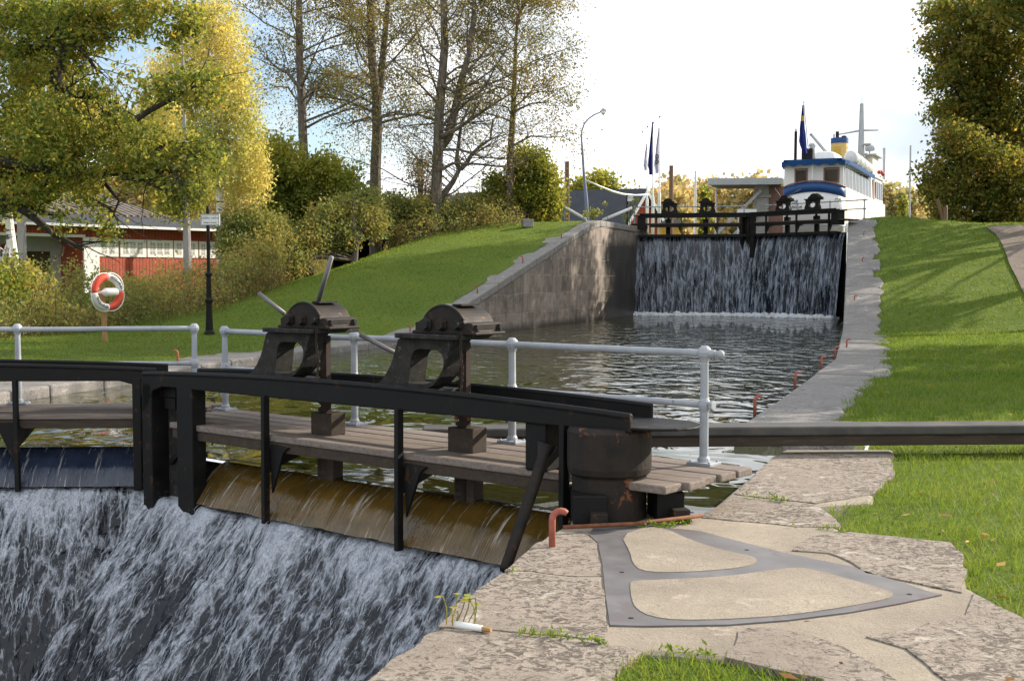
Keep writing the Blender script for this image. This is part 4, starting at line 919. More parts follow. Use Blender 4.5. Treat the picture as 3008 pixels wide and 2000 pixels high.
for i in range(n):
    s0 = .75 + i * 1.52; z0 = 8.5 - .012 * s0
    f_ = MB(); f_.ringprism([B(s0, 2.21, z0), B(s0 + 1.48, 2.21, z0), B(s0 + 1.48, 2.16, 10.1), B(s0, 2.16, 10.1)], [B(s0 + .035, 2.21, z0 + .05), B(s0 + 1.445, 2.21, z0 + .05), B(s0 + 1.445, 2.16, 10.05), B(s0 + .035, 2.16, 10.05)], Br * .06); f_ = f_.build('side_window', M['white'], boat)
    g_ = MB(); g_.prism([B(s0 + .03, 2.205, z0 + .05), B(s0 + 1.45, 2.205, z0 + .05), B(s0 + 1.45, 2.175, 10.05), B(s0 + .03, 2.175, 10.05)], Br * .05); g_.build('pane', M['glass'], f_)
mb = MB(); mb.prism([B(13.9, 2.2, 8.2), B(14.8, 2.2, 8.2), B(14.8, 2.2, 10.1), B(13.9, 2.2, 10.1)], Br * .05); mb.build('side_door', M['brownwood'], boat)
for i in range(4):
    s0 = 15.4 + i * 1.0; g_ = MB(); g_.prism([B(s0, 2.2, 8.6), B(s0 + .75, 2.2, 8.6), B(s0 + .75, 2.2, 10.0), B(s0, 2.2, 10.0)], Br * .05); g_.build('side_window', M['glass'], boat)
# canvas roof edge with a scalloped skirt
mb = MB(); path = [B(13.2, 2.5, 0), B(9, 2.5, 0), B(5, 2.5, 0), B(1.2, 2.5, 0), B(.3, 2.3, 0), B(-.05, 1.7, 0), B(-.2, .8, 0), B(-.25, 0, 0), B(-.2, -.8, 0), B(-.05, -1.7, 0), B(.3, -2.3, 0), B(1.2, -2.5, 0), B(5, -2.5, 0), B(13, -2.5, 0)]
fine = []
for i in range(len(path) - 1):
    m_ = max(2, int((path[i + 1] - path[i]).length / .09)); fine += [path[i].lerp(path[i + 1], q / m_) for q in range(m_)]
fine.append(path[-1]); acc = 0; vs = []
ctr = B(6, 0, 0)
for i, p in enumerate(fine):
    if i: acc += (p - fine[i - 1]).length
    drop = .20 + .18 * abs(math.sin(acc * math.pi / .9)); inw = (ctr - p); inw = Br * (inw.dot(Br)) ; inw = inw.normalized() * .25 if inw.length > .1 else V3((0, 0, 0))
    bl = sst(3, 11, (p - BC).dot(Bf)) * .12
    vs.append((p + inw + V3((0, 0, 10.56 - bl)), p + V3((0, 0, 10.46 - bl)), p + V3((0, 0, 10.46 - drop - bl))))
b = len(mb.v)
for t in vs: mb.v += list(t)
for i in range(len(vs) - 1):
    a = b + i * 3; mb.f += [(a, a + 1, a + 4, a + 3), (a + 1, a + 2, a + 5, a + 4)]
o_ = mb.build('canvas_skirt', M['awning'], boat); sol = o_.modifiers.new('thick', 'SOLIDIFY'); sol.thickness = .03
mb = MB(); mb.prism([B(-.0, -2.1, 10.5), B(-.0, 2.1, 10.5), B(13.2, 2.3, 10.5), B(13.2, -2.3, 10.5)], (0, 0, .1)); mb.build('canvas_roof', M['awning'], boat)
mb = MB(); mb.prism([B(13.2, -2.3, 10.3), B(13.2, 2.3, 10.3), B(20, 2.3, 10.3), B(20, -2.3, 10.3)], (0, 0, .12)); mb.build('upper_deck', M['white'], boat, bevel=.03)
# funnel, mast, wheelhouse, rafts, flag
mb = MB(); mb.lathe(B(11.5, -.1, 10.6), [(.70, 0), (.68, 2.25)], 20); fu = mb.build('funnel', M['yellow'], boat, bevel=.03)
mb = MB(); mb.lathe(B(11.5, -.1, 12.85), [(.70, 0), (.70, .42), (.6, .44)], 20); mb.build('funnel_band', M['boatblue'], fu)
mb = MB(); mb.tube([B(11.3, -.25, 13.2), B(11.3, -.25, 13.8)], .14, 10); mb.tube([B(11.2, -.5, 13.2), B(11.2, -.5, 13.6)], .05, 8); mb.lathe(B(11.5, .25, 13.28), [(.25, 0), (.2, .15), (.05, .2)], 10); mb.build('exhaust', M['black'], fu)
mb = MB(); mb.box(B(10.83, -.15, 11.8), Br * .28, Bf * .03, V3((0, 0, .75))); mb.build('vent_door', M['ylw'], fu)
mb = MB(); mb.tube([B(14, 1.25, 10.6), B(14, 1.22, 16.3)], [.36, .16], 10); mb.tube([B(14, 1.22, 16.3), B(14, 1.22, 16.8)], .03, 6)
mb.tube([B(13.9, -.65, 13.85), B(13.9, 1.2, 14.1)], [.05, .09], 8); mb.tube([B(13.9, 1.2, 14.1), B(13.9, 2.6, 14.05)], [.09, .05], 8)
mb.lathe(B(13.6, 1.75, 12.75), [(.05, 0), (.3, .1), (.34, .2), (.06, .25)], 10); mb.lathe(B(13.6, 1.7, 12.1), [(.16, -.1), (.2, 0), (.16, .1)], 10); mb.build('mast', M['grey'], boat)
wh = MB(); wh.prism([B(14.6, -1.2, 10.4), B(14.6, 2.1, 10.4), B(14.6, 2.05, 12.1), B(14.6, -1.2, 12.1)], Bf * 3.2); wh = wh.build('wheelhouse', M['cream'], boat, bevel=.04)
mb = MB(); mb.prism([B(14.55, -.4, 11.0), B(14.55, 1.6, 11.0), B(14.55, 1.6, 11.75), B(14.55, -.4, 11.75)], -Bf * .03); mb.build('rear_window', M['glass'], wh)
mb = MB(); mb.prism([B(14.3, -1.4, 12.1), B(14.3, 2.4, 12.1), B(18.1, 2.4, 12.1), B(18.1, -1.4, 12.1)], (0, 0, .10)); mb.build('wheelhouse_roof', M['grey'], wh)
mb = MB(); mb.lathe(B(15.2, 1.7, 12.75), [(.05, -.38), (.26, -.32), (.28, .2), (.2, .42)], 12, Br); mb.tube([B(15.2, 1.7, 12.2), B(15.2, 1.7, 12.5)], .06, 6); mb.build('searchlight', M['grey'], boat, smooth=True)
for i, s0 in enumerate((4.2, 6.3, 8.3, 10.2)):
    z = 10.98 - i * .08
    rf = MB(); rf.lathe(B(s0, 2.15, z), [(.06, -.78), (.42, -.72), (.50, -.6), (.50, .6), (.42, .72), (.06, .78)], 18, Bf); rf = rf.build('liferaft', M['white'], boat, smooth=False, bevel=.02)
    mb = MB()
    for q in (-.35, 0, .35): mb.lathe(B(s0 + q, 2.15, z), [(.515, -.04), (.515, .04)], 18, Bf)
    mb.build('strap', M['grey'], rf)
mb = MB(); mb.grid(lambda u, v: B(2.2 + v * 3.4, (-.15 + u * 2.1) - .6, 10.62 + .78 * (1 - (2 * u - 1) ** 4) ** .5 * (1 - (2 * v - 1) ** 6) ** .5), 16, 10); mb.build('dinghy', M['white'], boat, smooth=True)
mb = MB(); mb.box(B(2.0, -.4, 10.85), Br * .22, Bf * .02, V3((0, 0, .07))); mb.build('dinghy_vent', M['grey'], boat)
mb = MB(); mb.tube([B(5.6, .3, 11.2), B(5.3, -1.15, 12.95)], [.15, .11], 10); mb.tube([B(5.3, -1.15, 12.95), B(5.29, -1.22, 13.03)], .13, 10); mb.build('crane_arm', M['grey'], boat, smooth=True)
mb = MB(); mb.abox(0, 0, 0, 0, 0, 0) if False else None; mb.box(B(1.2, -.55, 11.05), Br * .42, Bf * .4, V3((0, 0, .42))); mb.build('deck_locker', M['black'], boat, bevel=.08)
mb = MB(); mb.tube([B(.9, -1.42, 10.5), B(.9, -1.40, 12.75)], .11, 10); mb.tube([B(.9, -1.40, 12.75), B(.9, -1.40, 12.95)], .05, 6); mb.build('galley_pipe', M['black'], boat)
mb = MB(); mb.lathe(B(5, -1.0, 11.3), [(.12, 0), (.2, .25), (.18, .55), (.3, .8), (.24, .95)], 10); mb.build('ventilator', M['grey'], boat, smooth=True)
mb = MB(); mb.tube([B(.1, -.32, 11.3), B(-.2, -.62, 14.65)], .032, 8); mb.ball(B(-.2, -.62, 14.7), .06); fp = mb.build('flagstaff', M['grey'], boat)
for nm, mm, za, zb in (('flag_cloth', 'flagblue', 14.5, 13.72), ('flag_cross', 'flagyellow', 13.72, 13.35), ('flag_cloth', 'flagblue', 13.35, 11.0)):
    mb = MB(); r_ = random.Random(3); rows = []
    for q in range(9):
        z = za + (zb - za) * q / 8; t = (14.5 - z) / 3.5; wd = (.03 + .46 * t) if t < .75 else .4 - (t - .75) * .8; l_ = -.62 + .20 * t
        rows.append([B(-.22 + .09 * math.sin(i * 1.6 + t * 2), l_ - .04 - wd * (1.3 * i / 6) + .12 * t * (1 if t > .5 else .5), z) for i in range(7)])
    for row in rows: mb.v += row
    for q in range(8):
        for i in range(6): a = q * 7 + i; mb.f.append((a, a + 1, a + 8, a + 7))
    c_ = mb.build(nm, M[mm], fp); c_.modifiers.new('thick', 'SOLIDIFY').thickness = .02
for s_, l_, mm in ((-.18, -2.32, 'boatblue'), (.5, 2.5, 'boatblue')):
    mb = MB(); mb.lathe(B(s_ - .1, l_, 5.35), [(.05, -.5), (.16, -.4), (.2, 0), (.16, .45), (.05, .6)], 10); mb.build('fender', M['white'], boat, smooth=True)
mb = MB()
for i in range(3): mb.ball(B(15.5 + i * 1.1, 2.45, 10.75 + .1 * (i % 2)), .17)
mb.build('bunting_roll', M['redsign'], boat, smooth=True)
mb = MB(); mb.tube([B(20, 2.2, 10.4), B(20, 2.2, 13.2)], .12, 8); mb.build('davit', M['grey'], boat)
# ------------------------------------------------------------------ upper quay furniture
GZ = 4.7
def up(x, Y): return V3(((x - CX) / F * Y / (cP) , Y, 4.62)) if False else V3((at_y(x, 815, Y).x, Y, 4.6))
p = at_y(1725, 640, 74); o = thing('street_lamp', (p.x, p.y, 4.55), 'tall grey street lamp with a curved arm behind the left wall', 'street lamp')
pts = [at_y(x, y, 74) for x, y in ((1727, 690), (1722, 590), (1715, 510), (1711, 445), (1708, 405), (1709, 385), (1716, 365), (1728, 350), (1745, 338), (1766, 329))]; pts[0].z = 4.4
mb = MB(); mb.tube(pts, [.12, .12, .085, .075, .05, .045, .045, .04, .04, .035], 10); mb.build('pole', M['bluegrey'], o, smooth=True)
mb = MB(); h = pts[-1]; mb.tube([h + V3((-.05, 0, 0)), h + V3((.12, 0, .10)), h + V3((.30, 0, .07))], [.05, .13, .09], 10); mb.build('lamp_head', M['grey'], o, smooth=True)
mb = MB(); mb.lathe(h + V3((.13, 0, -.20)), [(.03, 0), (.12, .08), (.15, .24)], 12); mb.build('lamp_glass', M['white'], o, smooth=True)
flags = []
for i, (x, yt, Y, mm, cl_) in enumerate(((1887, 390, 108, None, 'bare white flagpole, farthest of the four beside the barn'), (1902, 375, 103, 'flagpale', 'white flagpole with a short pale flag'), (1919, 363, 98, 'flagblue', 'white flagpole with a furled navy blue flag'), (1938, 346, 93, 'flagpale', 'tallest white flagpole with a pale flag and dark emblem'))):
    t = at_y(x, yt, Y); b = V3((t.x, Y, 4.5)); o = thing('flagpole', b, cl_, 'flagpole', 'four flagpoles by the barn')
    mb = MB(); mb.tube([b, b.lerp(t, .4), b.lerp(t, .42), t], [.13, .12, .07, .035], 10); mb.build('pole', M['white'], o, smooth=True)
    mb = MB(); mb.ball(t + V3((0, 0, .06)), .07); mb.build('knob', M['brownwood'], o, smooth=True)
    if mm:
        z0, z1 = {1: (13.2, 11.0), 2: (14.4, 10.2), 3: (13.3, 9.9)}[i]
        mb = MB(); rows = []
        for q in range(13):
            z = z0 + (z1 - z0) * q / 12; tt = q / 12; wd = .04 + (.34 if i != 1 else .25) * min(1, tt * 1.3) * (1 if tt < .85 else .7)
            rows.append([V3((t.x - .05 - wd * j / 6, Y - .08 + .10 * math.sin(j * 1.7 + tt * 3), z)) for j in range(7)])
        for row in rows: mb.v += row
        for q in range(12):
            for j in range(6): a = q * 7 + j; mb.f.append((a, a + 1, a + 8, a + 7))
        c_ = mb.build('flag', M[mm], o); c_.modifiers.new('thick', 'SOLIDIFY').thickness = .02
        if i == 3:
            mb = MB()
            for zz in (10.75, 11.15):
                c = V3((t.x - .22, Y - .24, zz)); mb.ringprism([c + V3((.13 * math.cos(a), 0, .19 * math.sin(a))) for a in np.linspace(0, 5.9, 14)], [c + V3((.07 * math.cos(a), 0, .11 * math.sin(a))) for a in np.linspace(0, 5.9, 14)], (0, .03, 0))
            mb.build('emblem', M['textdark'], o)
def post_thing(nm, x, yt, Y, rad, mm, lab, cat, dx=0, zb=4.4):
    t = at_y(x, yt, Y); b = V3((t.x + dx, Y, zb)); mb = MB(); mb.tube([b, t], [rad, rad * .85], 10); mb.tube([t, t + V3((0, 0, .05))], rad * .95, 8)
    return solo(mb, nm, M[mm], b, lab, cat, smooth=False)
post_thing('utility_pole', 1667, 477, 82, .15, 'pole', 'brown wooden utility pole left of the street lamp', 'pole')
post_thing('signal_pole', 1660, 478, 84, .05, 'bluegrey', 'thin grey pole beside the brown utility pole', 'pole')
post_thing('utility_pole', 1972, 489, 90, .18, 'pole', 'brown wooden utility pole between the flagpoles and the canopy', 'pole')
post_thing('mast_pole', 2043, 505, 88, .09, 'white', 'thin white pole left of the flat canopy', 'pole')
post_thing('mast_pole', 2675, 430, 95, .08, 'grey', 'slender pale pole standing alone between boat and right trees', 'pole')
mb = MB(); mb.tube([at_y(1938, 532, 90), at_y(1966, 526, 90)], .03, 6); mb.tube([at_y(1966, 526, 90), at_y(1966, 527, 90) + V3((.2, 0, 0))], .02, 6)
# white barrier poles on the wall top
for (a, b, Y, lab) in (((1636, 597), (1722, 645), 62, 'white barrier pole slanting down to the lamp foot'), ((1770, 647), (1857, 611), 63.5, 'white barrier pole slanting up towards the upper gate')):
    p, q = at_y(*a, Y), at_y(*b, Y); mb = MB(); mb.tube([p, q], .085, 10); e = p if p.z < q.z else q; mb.tube([V3((e.x, e.y, 4.3)), e], .06, 8); solo(mb, 'barrier_pole', M['white'], V3((e.x, e.y, 4.4)), lab, 'barrier pole', 'white barrier poles', smooth=True)
pts = [at_y(1718, 528, 76), at_y(1760, 547, 77), at_y(1800, 563, 78), at_y(1830, 571, 79), at_y(1865, 574, 80), at_y(1905, 572, 81)]
mb = MB(); mb.tube(pts, [.05, .06, .075, .075, .06, .05], 8); solo(mb, 'overhead_cable', M['white'], pts[0], 'sagging white cable hanging from the street lamp towards the flagpoles', 'cable', smooth=True)
pts = [at_y(1938, 583, 88), at_y(1962, 588, 88), at_y(1990, 592, 88)]
b = at_y(1843, 650, 70); b.z = 4.6; o = thing('name_sign', b, 'small white lock sign on a dark post left of the upper gate', 'sign'); t = at_y(1843, 573, 70)
mb = MB(); mb.tube([b - V3((0, 0, .2)), t], .06, 8); mb.build('post', M['iron'], o)
c = at_y(1850, 584, 70); mb = MB(); mb.box(c + V3((.03, -.1, 0)), V3((.17, .03, 0)), V3((0, .02, 0)), V3((0, 0, .15))); mb.build('panel', M['white'], o)
t_ = text_mb('Hällby övre', .07, c + V3((.03, -.125, .02)), V3((.985, .17, 0)), V3((0, 0, 1)), thick=.002); t_.build('lettering', M['textdark'], o)
# barn with a red gable
def roof_uv(o): pass
A_, Rg, Ap = at_y(1832, 657, 105), at_y(1672, 566, 118), at_y(1890, 558, 105)
gl, gr = V3((8.9, 105, 0)), V3((13.7, 108, 0)); ap = V3((11.3, 106.5, 9.55)); ev = 5.6
dirb = V3((-.95, .31, 0)); Lb = 17
barn = thing('red_barn', (8, 108, 4.4), 'red gabled barn with a big dark slate roof behind the left wall', 'barn')
mb = MB(); mb.prism([V3((gl.x + .3, gl.y, 3.5)), V3((gr.x - .3, gr.y, 3.5)), V3((gr.x - .3, gr.y, ev + .3)), V3((ap.x, ap.y, ap.z - .25)), V3((gl.x + .3, gl.y, ev + .3))], dirb * Lb)
wl = mb.build('wall', M['redboard'], barn)
uvl = wl.data.uv_layers.new(name='UVMap')
for lp in wl.data.loops:
    v = wl.data.vertices[lp.vertex_index].co; uvl.data[lp.index].uv = (v.x * .9 + v.y * .4, v.z)
mb = MB(); o1 = -dirb * .5
for e in (gl, gr):
    ee = V3((e.x, e.y, ev)); dn = (ee - ap).normalized() * .4
    mb.prism([ap + o1, ee + dn + o1, ee + dn + dirb * (Lb + .3), ap + dirb * (Lb + .3)], (0, 0, .18))
mb.build('roof', M['darkroof'], barn)
mb = MB()
for e in (gl, gr):
    ee = V3((e.x, e.y, ev)); mb.bar(ap + o1 * 1.06 + V3((0, 0, -.08)), ee + (ee - ap).normalized() * .4 + o1 * 1.06 + V3((0, 0, -.08)), .08, .25)
mb.build('barge_board', M['white'], barn)
b2_ = thing('dark_barn', (-6, 122, 3), 'long low barn with a dark roof half hidden behind the bare trees', 'barn')
mb = MB(); q0, q1 = at_y(1222, 574, 120), at_y(1680, 570, 122); q1.x += .5
mb.prism([q0, q1, V3((q1.x + .2, 117.5, 5.4)), V3((q0.x - 1.4, 115.5, 5.4))], (0, 0, -.2)); mb.build('roof', M['darkroof'], b2_)
mb = MB(); mb.abox(q0.x - 1, q1.x, 117, 121, 2, 6.2); mb.build('wall', M['redboard'], b2_)
u_ = b2_.children[-1].data.uv_layers.new(name='UVMap')
# kiosk
kx = thing('yellow_kiosk', (11.95, 92, 4.6), 'small yellow kiosk with a grey pyramid roof seen through the upper gate', 'kiosk')
mb = MB(); mb.abox(11.2, 12.7, 91.2, 92.7, 4.4, 5.95); mb.build('wall', M['ylw'], kx)
mb = MB(); mb.add([(10.95, 90.95, 5.93), (12.95, 90.95, 5.93), (12.95, 92.95, 5.93), (10.95, 92.95, 5.93), (11.95, 91.95, 6.6)], [(0, 1, 4), (1, 2, 4), (2, 3, 4), (3, 0, 4), (3, 2, 1, 0)]); mb.build('roof', M['greyroof'], kx)
mb = MB(); c = at_y(2063, 690, 88); mb.box(V3((c.x, c.y, 4.75)), V3((.27, 0, 0)), V3((0, .25, 0)), V3((0, 0, .3))); mb.box(V3((c.x, c.y, 5.06)), V3((.29, 0, 0)), V3((0, .27, 0)), V3((0, 0, .02))); solo(mb, 'orange_bin', M['orange'], V3((c.x, c.y, 4.45)), 'small orange box standing on the far bank behind the left leaf', 'box', bevel=.03)
# flat canopy of the lifting bridge
cp = thing('bridge_canopy', (17.5, 85, 4.3), 'grey flat canopy on a concrete pillar with slanting struts beside the boat', 'bridge frame')
fa, fb = at_y(2080, 524, 84), at_y(2300, 522, 84); hgt = .46
mb = MB(); mb.prism([fa, fb, fb - V3((0, 0, hgt)), fa - V3((0, 0, hgt))], (0, .25, 0)); mb.build('fascia', M['grey'], cp, bevel=.02)
mb = MB(); mb.prism([fa + V3((0, .1, -hgt + .03)), fb + V3((0, .1, -hgt + .03)), fb + V3((.6, 4.2, -hgt + .03)), fa + V3((1.4, 4.2, -hgt + .03))], (0, 0, .2)); mb.build('soffit', M['brownwood'], cp)
x0, x1 = at_y(2222, 600, 85.2).x, at_y(2258, 600, 85.2).x
mb = MB(); mb.abox(x0, x1, 85.2, 86.1, 3.5, 8.52); mb.abox(x0 - .04, x1 + .14, 85.1, 86.2, 7.55, 7.75); mb.build('pillar', M['concrete'], cp, bevel=.02)
mb = MB(); mb.abox(x1 + .002, x1 + 1.1, 85.6, 86.4, 3.5, 8.4); mb.build('pillar_cladding', M['brownwood'], cp)
mb = MB(); q = at_y(2104, 552, 86); mb.tube([V3((q.x, 86.2, 4)), q + V3((0, 0, .2))], .06, 8); mb.build('thin_post', M['white'], cp)
for a, b in (((2235, 560), (2098, 693)), ((2225, 625), (2150, 695))):
    mb = MB(); mb.bar(at_y(*a, 84.9), at_y(*b, 84.9), .16, .2); mb.build('strut', M['grey'], cp)
c = at_y(2194, 624, 72); mb = MB(); mb.box(c, V3((.56, 0, 0)), V3((0, .05, 0)), V3((0, 0, .19))); mb.bar(c + V3((-.5, .05, 0)), c + V3((-.5, .05, -1.6)), .06, .06); mb.bar(c + V3((.5, .05, 0)), c + V3((.5, .05, -1.6)), .06, .06); solo(mb, 'notice_board', M['white'], c - V3((0, 0, 1.6)), 'blank pale notice board above the meeting point of the upper leaves', 'notice board')
mb = MB(); mb.abox(19.2, 22.5, 84.5, 86.5, 4.2, 4.62); solo(mb, 'landing_stage', M['beamwood'], (20, 85, 4.3), 'low brown landing stage under the stern', 'landing stage')
# stone block on the lawn top, posts, round sign and car on the right crest
c = hit(1549, 667, 'L'); mb = MB(); mb.box(c + V3((0, 0, .17)), V3((.24, .05, 0)), V3((-.05, .24, 0)), V3((0, 0, .19))); solo(mb, 'stone_block', M['coping'], c, 'square grey stone block at the top of the left lawn', 'stone block', bevel=.03)
for (x, yt, yb, w_, dx, mm, lab) in ((2752, 585, 662, .14, .55, 'pole', 'leaning wooden post at the right crest, lit along one side'), (2776, 608, 662, .17, 0, 'pole', 'upright dark wooden post at the right crest'), (2782, 604, 662, .05, 0, 'white', 'thin white stake touching the dark post')):
    t = at_y(x, yt, 66); b = V3((t.x + dx, 66, hR(t.x + dx, 66) - .2)); mb = MB(); mb.tube([b, t], w_ * .7, 8); solo(mb, 'fence_post', M[mm], b, lab, 'post')
c = at_y(2806, 646, 80); o = thing('round_sign', (c.x, 80, 4), 'round blue grey back of a traffic sign above the car roof', 'road sign'); mb = MB(); mb.lathe(c, [(.30, -.02), (.30, .02)], 24, (0, 1, 0)); mb.build('disc', M['bluegrey'], o); mb = MB(); mb.tube([V3((c.x, 80.05, 3.5)), c + V3((0, .05, -.2))], .035, 8); mb.build('post', M['grey'], o)
cz = 3.55; cx_ = at_y(2808, 655, 84).x; o = thing('parked_car', (cx_, 84, cz - .2), 'white car whose roof shows above the right crest', 'car')
mb = MB(); body = [(-2.1, .35), (-2.1, .85), (-1.5, .95), (-1.0, 1.05), (1.1, 1.0), (2.0, .9), (2.1, .4)]
topz = at_y(2808, 652, 84).z
mb.prism([V3((cx_ + a, 83.2, cz + b)) for a, b in body], (0, 1.6, 0)); mb.build('body', M['white'], o, bevel=.08)
mb = MB(); mb.prism([V3((cx_ + a, 83.3, b)) for a, b in ((-1.0, cz + 1.02), (-.72, topz - .1), (-.35, topz), (.3, topz), (.62, topz - .08), (1.0, cz + 1.0))], (0, 1.4, 0)); mb.build('roof', M['white'], o, bevel=.08)
for sx_ in (-.4, .35):
    mb = MB(); mb.prism([V3((cx_ + sx_ + a, 83.28, b)) for a, b in ((-.33, cz + 1.08), (.33, cz + 1.08), (.28, topz - .14), (-.28, topz - .14))], (0, .02, 0)); mb.build('window', M['glass'], o)
for sx_ in (-1.3, 1.3):
    mb = MB(); mb.lathe(V3((cx_ + sx_, 83.2, cz + .3)), [(.31, -.08), (.31, .12)], 18, (0, 1, 0)); mb.build('wheel', M['black'], o)
# ------------------------------------------------------------------ red timber building on the left
FA, FB = V3((-26.5, 54, 0)), V3((-12.9, 71.2, 0)); fd = (FB - FA).normalized(); fnrm = V3((fd.y, -fd.x, 0)); FL = (FB - FA).length
def drop(s): return 0
def W_(s, d, z): return FA + fd * s + fnrm * d + V3((0, 0, z))
def sx(x, zy=None):      # distance along the front whose point shows at column x
    r = ray(x, 700); t = (FA.x * fd.y - FA.y * fd.x) / (r[0] * fd.y - r[1] * fd.x); p = V3((r[0] * t, r[1] * t, 0)); return (p - FA).dot(fd)
bld = thing('red_building', W_(FL / 2, 0, 1), 'long red board building with a white window band behind the left bushes', 'building')
ez = 4.62; s_p = sx(250)
def uvbox(o, fx):
    l = o.data.uv_layers.new(name='UVMap')
    for lp in o.data.loops: l.data[lp.index].uv = fx(o.data.vertices[lp.vertex_index].co + org(o))
mb = MB(); mb.prism([W_(s_p, 0, .3), W_(FL, 0, .3), W_(FL, 0, ez), W_(s_p, 0, ez)], -fnrm * 8); wl = mb.build('wall', M['redboard'], bld); uvbox(wl, lambda v: ((v - FA).dot(fd) + (v - FA).dot(fnrm), v.z))
mb = MB(); mb.prism([W_(-6, 0, 4.05), W_(s_p - .01, 0, 4.05), W_(s_p - .01, 0, ez), W_(-6, 0, ez)], -fnrm * 1); wl = mb.build('wall', M['redboard'], bld); uvbox(wl, lambda v: ((v - FA).dot(fd), v.z))
mb = MB(); mb.prism([W_(-6, -2.2, .3), W_(s_p, -2.2, .3), W_(s_p, -2.2, ez), W_(-6, -2.2, ez)], -fnrm * 4); mb.build('porch_wall', M['grey'], bld)
mb = MB(); mb.prism([W_(-6, .02, 3.98), W_(s_p, .02, 3.98), W_(s_p, .02, 4.12), W_(-6, .02, 4.12)], -fnrm * .06); mb.build('porch_trim', M['white'], bld)
mb = MB(); mb.prism([W_(s_p - .1, .06, .3), W_(s_p + .75, .06, .3), W_(s_p + .75, .06, 4.0), W_(s_p - .1, .06, 4.0)], -fnrm * .12); mb.build('corner_board', M['white'], bld)
mb = MB(); a, b = W_(-7, 0, 0), W_(FL + .8, 0, 0)
mb.prism([W_(-7, .8, ez - .05), W_(FL + 1.6, .8, ez - .05), W_(FL - 1.6, -2.6, ez + .66), W_(-7, -2.6, ez + .66)], (0, 0, -.1)); mb.build('roof', M['greyroof'], bld)
mb = MB(); mb.prism([W_(FL + 1.6, .8, ez - .05), W_(FL + 1.6, -9, ez - .05), W_(FL - 1.6, -2.6, ez + .66)], (0, 0, -.1)); mb.build('hip_roof', M['greyroof'], bld)
mb = MB(); mb.bar(W_(-7, .84, ez - .08), W_(FL + 1.6, .84, ez - .08), .1, .12); mb.build('gutter', M['white'], bld)
s_r = sx(590)
mb = MB(); mb.prism([W_(sx(230), -2.5, ez + .72), W_(s_r, -2.5, ez + .72), W_(s_r - 4.2, -6.5, ez + 2.5), W_(sx(230) - 3.5, -6.5, ez + 2.5)], (0, 0, -.12)); ro = mb.build('tile_roof', M['tileroof'], bld); uvbox(ro, lambda v: ((v - FA).dot(fd) - .55 * (v - FA).dot(fnrm), v.z))
mb = MB(); mb.prism([W_(sx(230), -2.55, .3), W_(s_r - .2, -2.55, .3), W_(s_r - .2, -2.55, ez + .64), W_(sx(230), -2.55, ez + .64)], -fnrm * .3); mb.build('upper_wall', M['redboard'], bld); uvbox(bld.children[-1], lambda v: ((v - FA).dot(fd), v.z))
wx = [(266, 346), (352, 428), (432, 506), (510, 580), (584, 641)]
zt_, zb_ = 3.95, 3.05
for i, (x0, x1) in enumerate([(252, 262)] + wx):
    s0, s1 = sx(x0), sx(x1); za = EZ + (815 - 688 - (x0 - 268) * .035) * 0 + zt_; zb = zb_
    wn = MB(); wn.prism([W_(s0, .05, zb), W_(s1, .05, zb), W_(s1, .05, zt_), W_(s0, .05, zt_)], -fnrm * .08); wn = wn.build('window', M['white'], bld)
    if i == 0: continue
    for q in range(3):
        pm = MB()
        for cc in range(2):
            for rr_ in range(3):
                w_ = (s1 - s0); sa = s0 + w_ * (.10 + .28 * q + .11 * cc); zc = zb + .15 + (zt_ - zb - .25) * rr_ / 3
                pm.prism([W_(sa, .056, zc), W_(sa + w_ * .085, .056, zc), W_(sa + w_ * .085, .056, zc + .18), W_(sa, .056, zc + .18)], -fnrm * .004)
        pm.build('sash_panes', M['pale_glass'], wn)
sg = MB(); s0 = sx(72) - 1.2; z0 = 3.2
for q in range(4): sg.prism([W_(s0 + q * .62, -2.15, z0), W_(s0 + q * .62 + .52, -2.15, z0), W_(s0 + q * .62 + .52, -2.15, z0 + .42), W_(s0 + q * .62, -2.15, z0 + .42)], -fnrm * .03)
sg = sg.build('pictogram_board', M['redsign'], bld)
pg = MB()
for q in range(4):
    c = s0 + q * .62 + .26; pg.prism([W_(c - .15, -2.14, z0 + .1), W_(c + .15, -2.14, z0 + .1), W_(c + (.02 if q % 2 else .15), -2.14, z0 + .32), W_(c - (.02 if q % 2 else .15), -2.14, z0 + .32)], -fnrm * .004)
pg.build('pictograms', M['white'], sg)
mb = MB(); s0 = sx(140); mb.prism([W_(s0, -2.16, .3), W_(s0 + 1.4, -2.16, .3), W_(s0 + 1.4, -2.16, 3.3), W_(s0, -2.16, 3.3)], -fnrm * .03); mb.build('door', M['glass'], bld)
# pole with a lamp behind the birches
t = at_y(795, 562, 66); b = V3((t.x, 66, 1.2)); o = thing('street_lamp', b, 'weathered pole with a small slanting lamp arm beside the golden birch', 'street lamp'); mb = MB(); mb.tube([b, t], [.13, .10], 8); mb.build('pole', M['greybark'], o); mb = MB(); q = at_y(772, 563, 66); mb.tube([at_y(793, 584, 66), q], .05, 7); mb.tube([q, q + (q - at_y(793, 584, 66)).normalized() * .25], [.08, .06], 8); mb.build('arm', M['grey'], o)
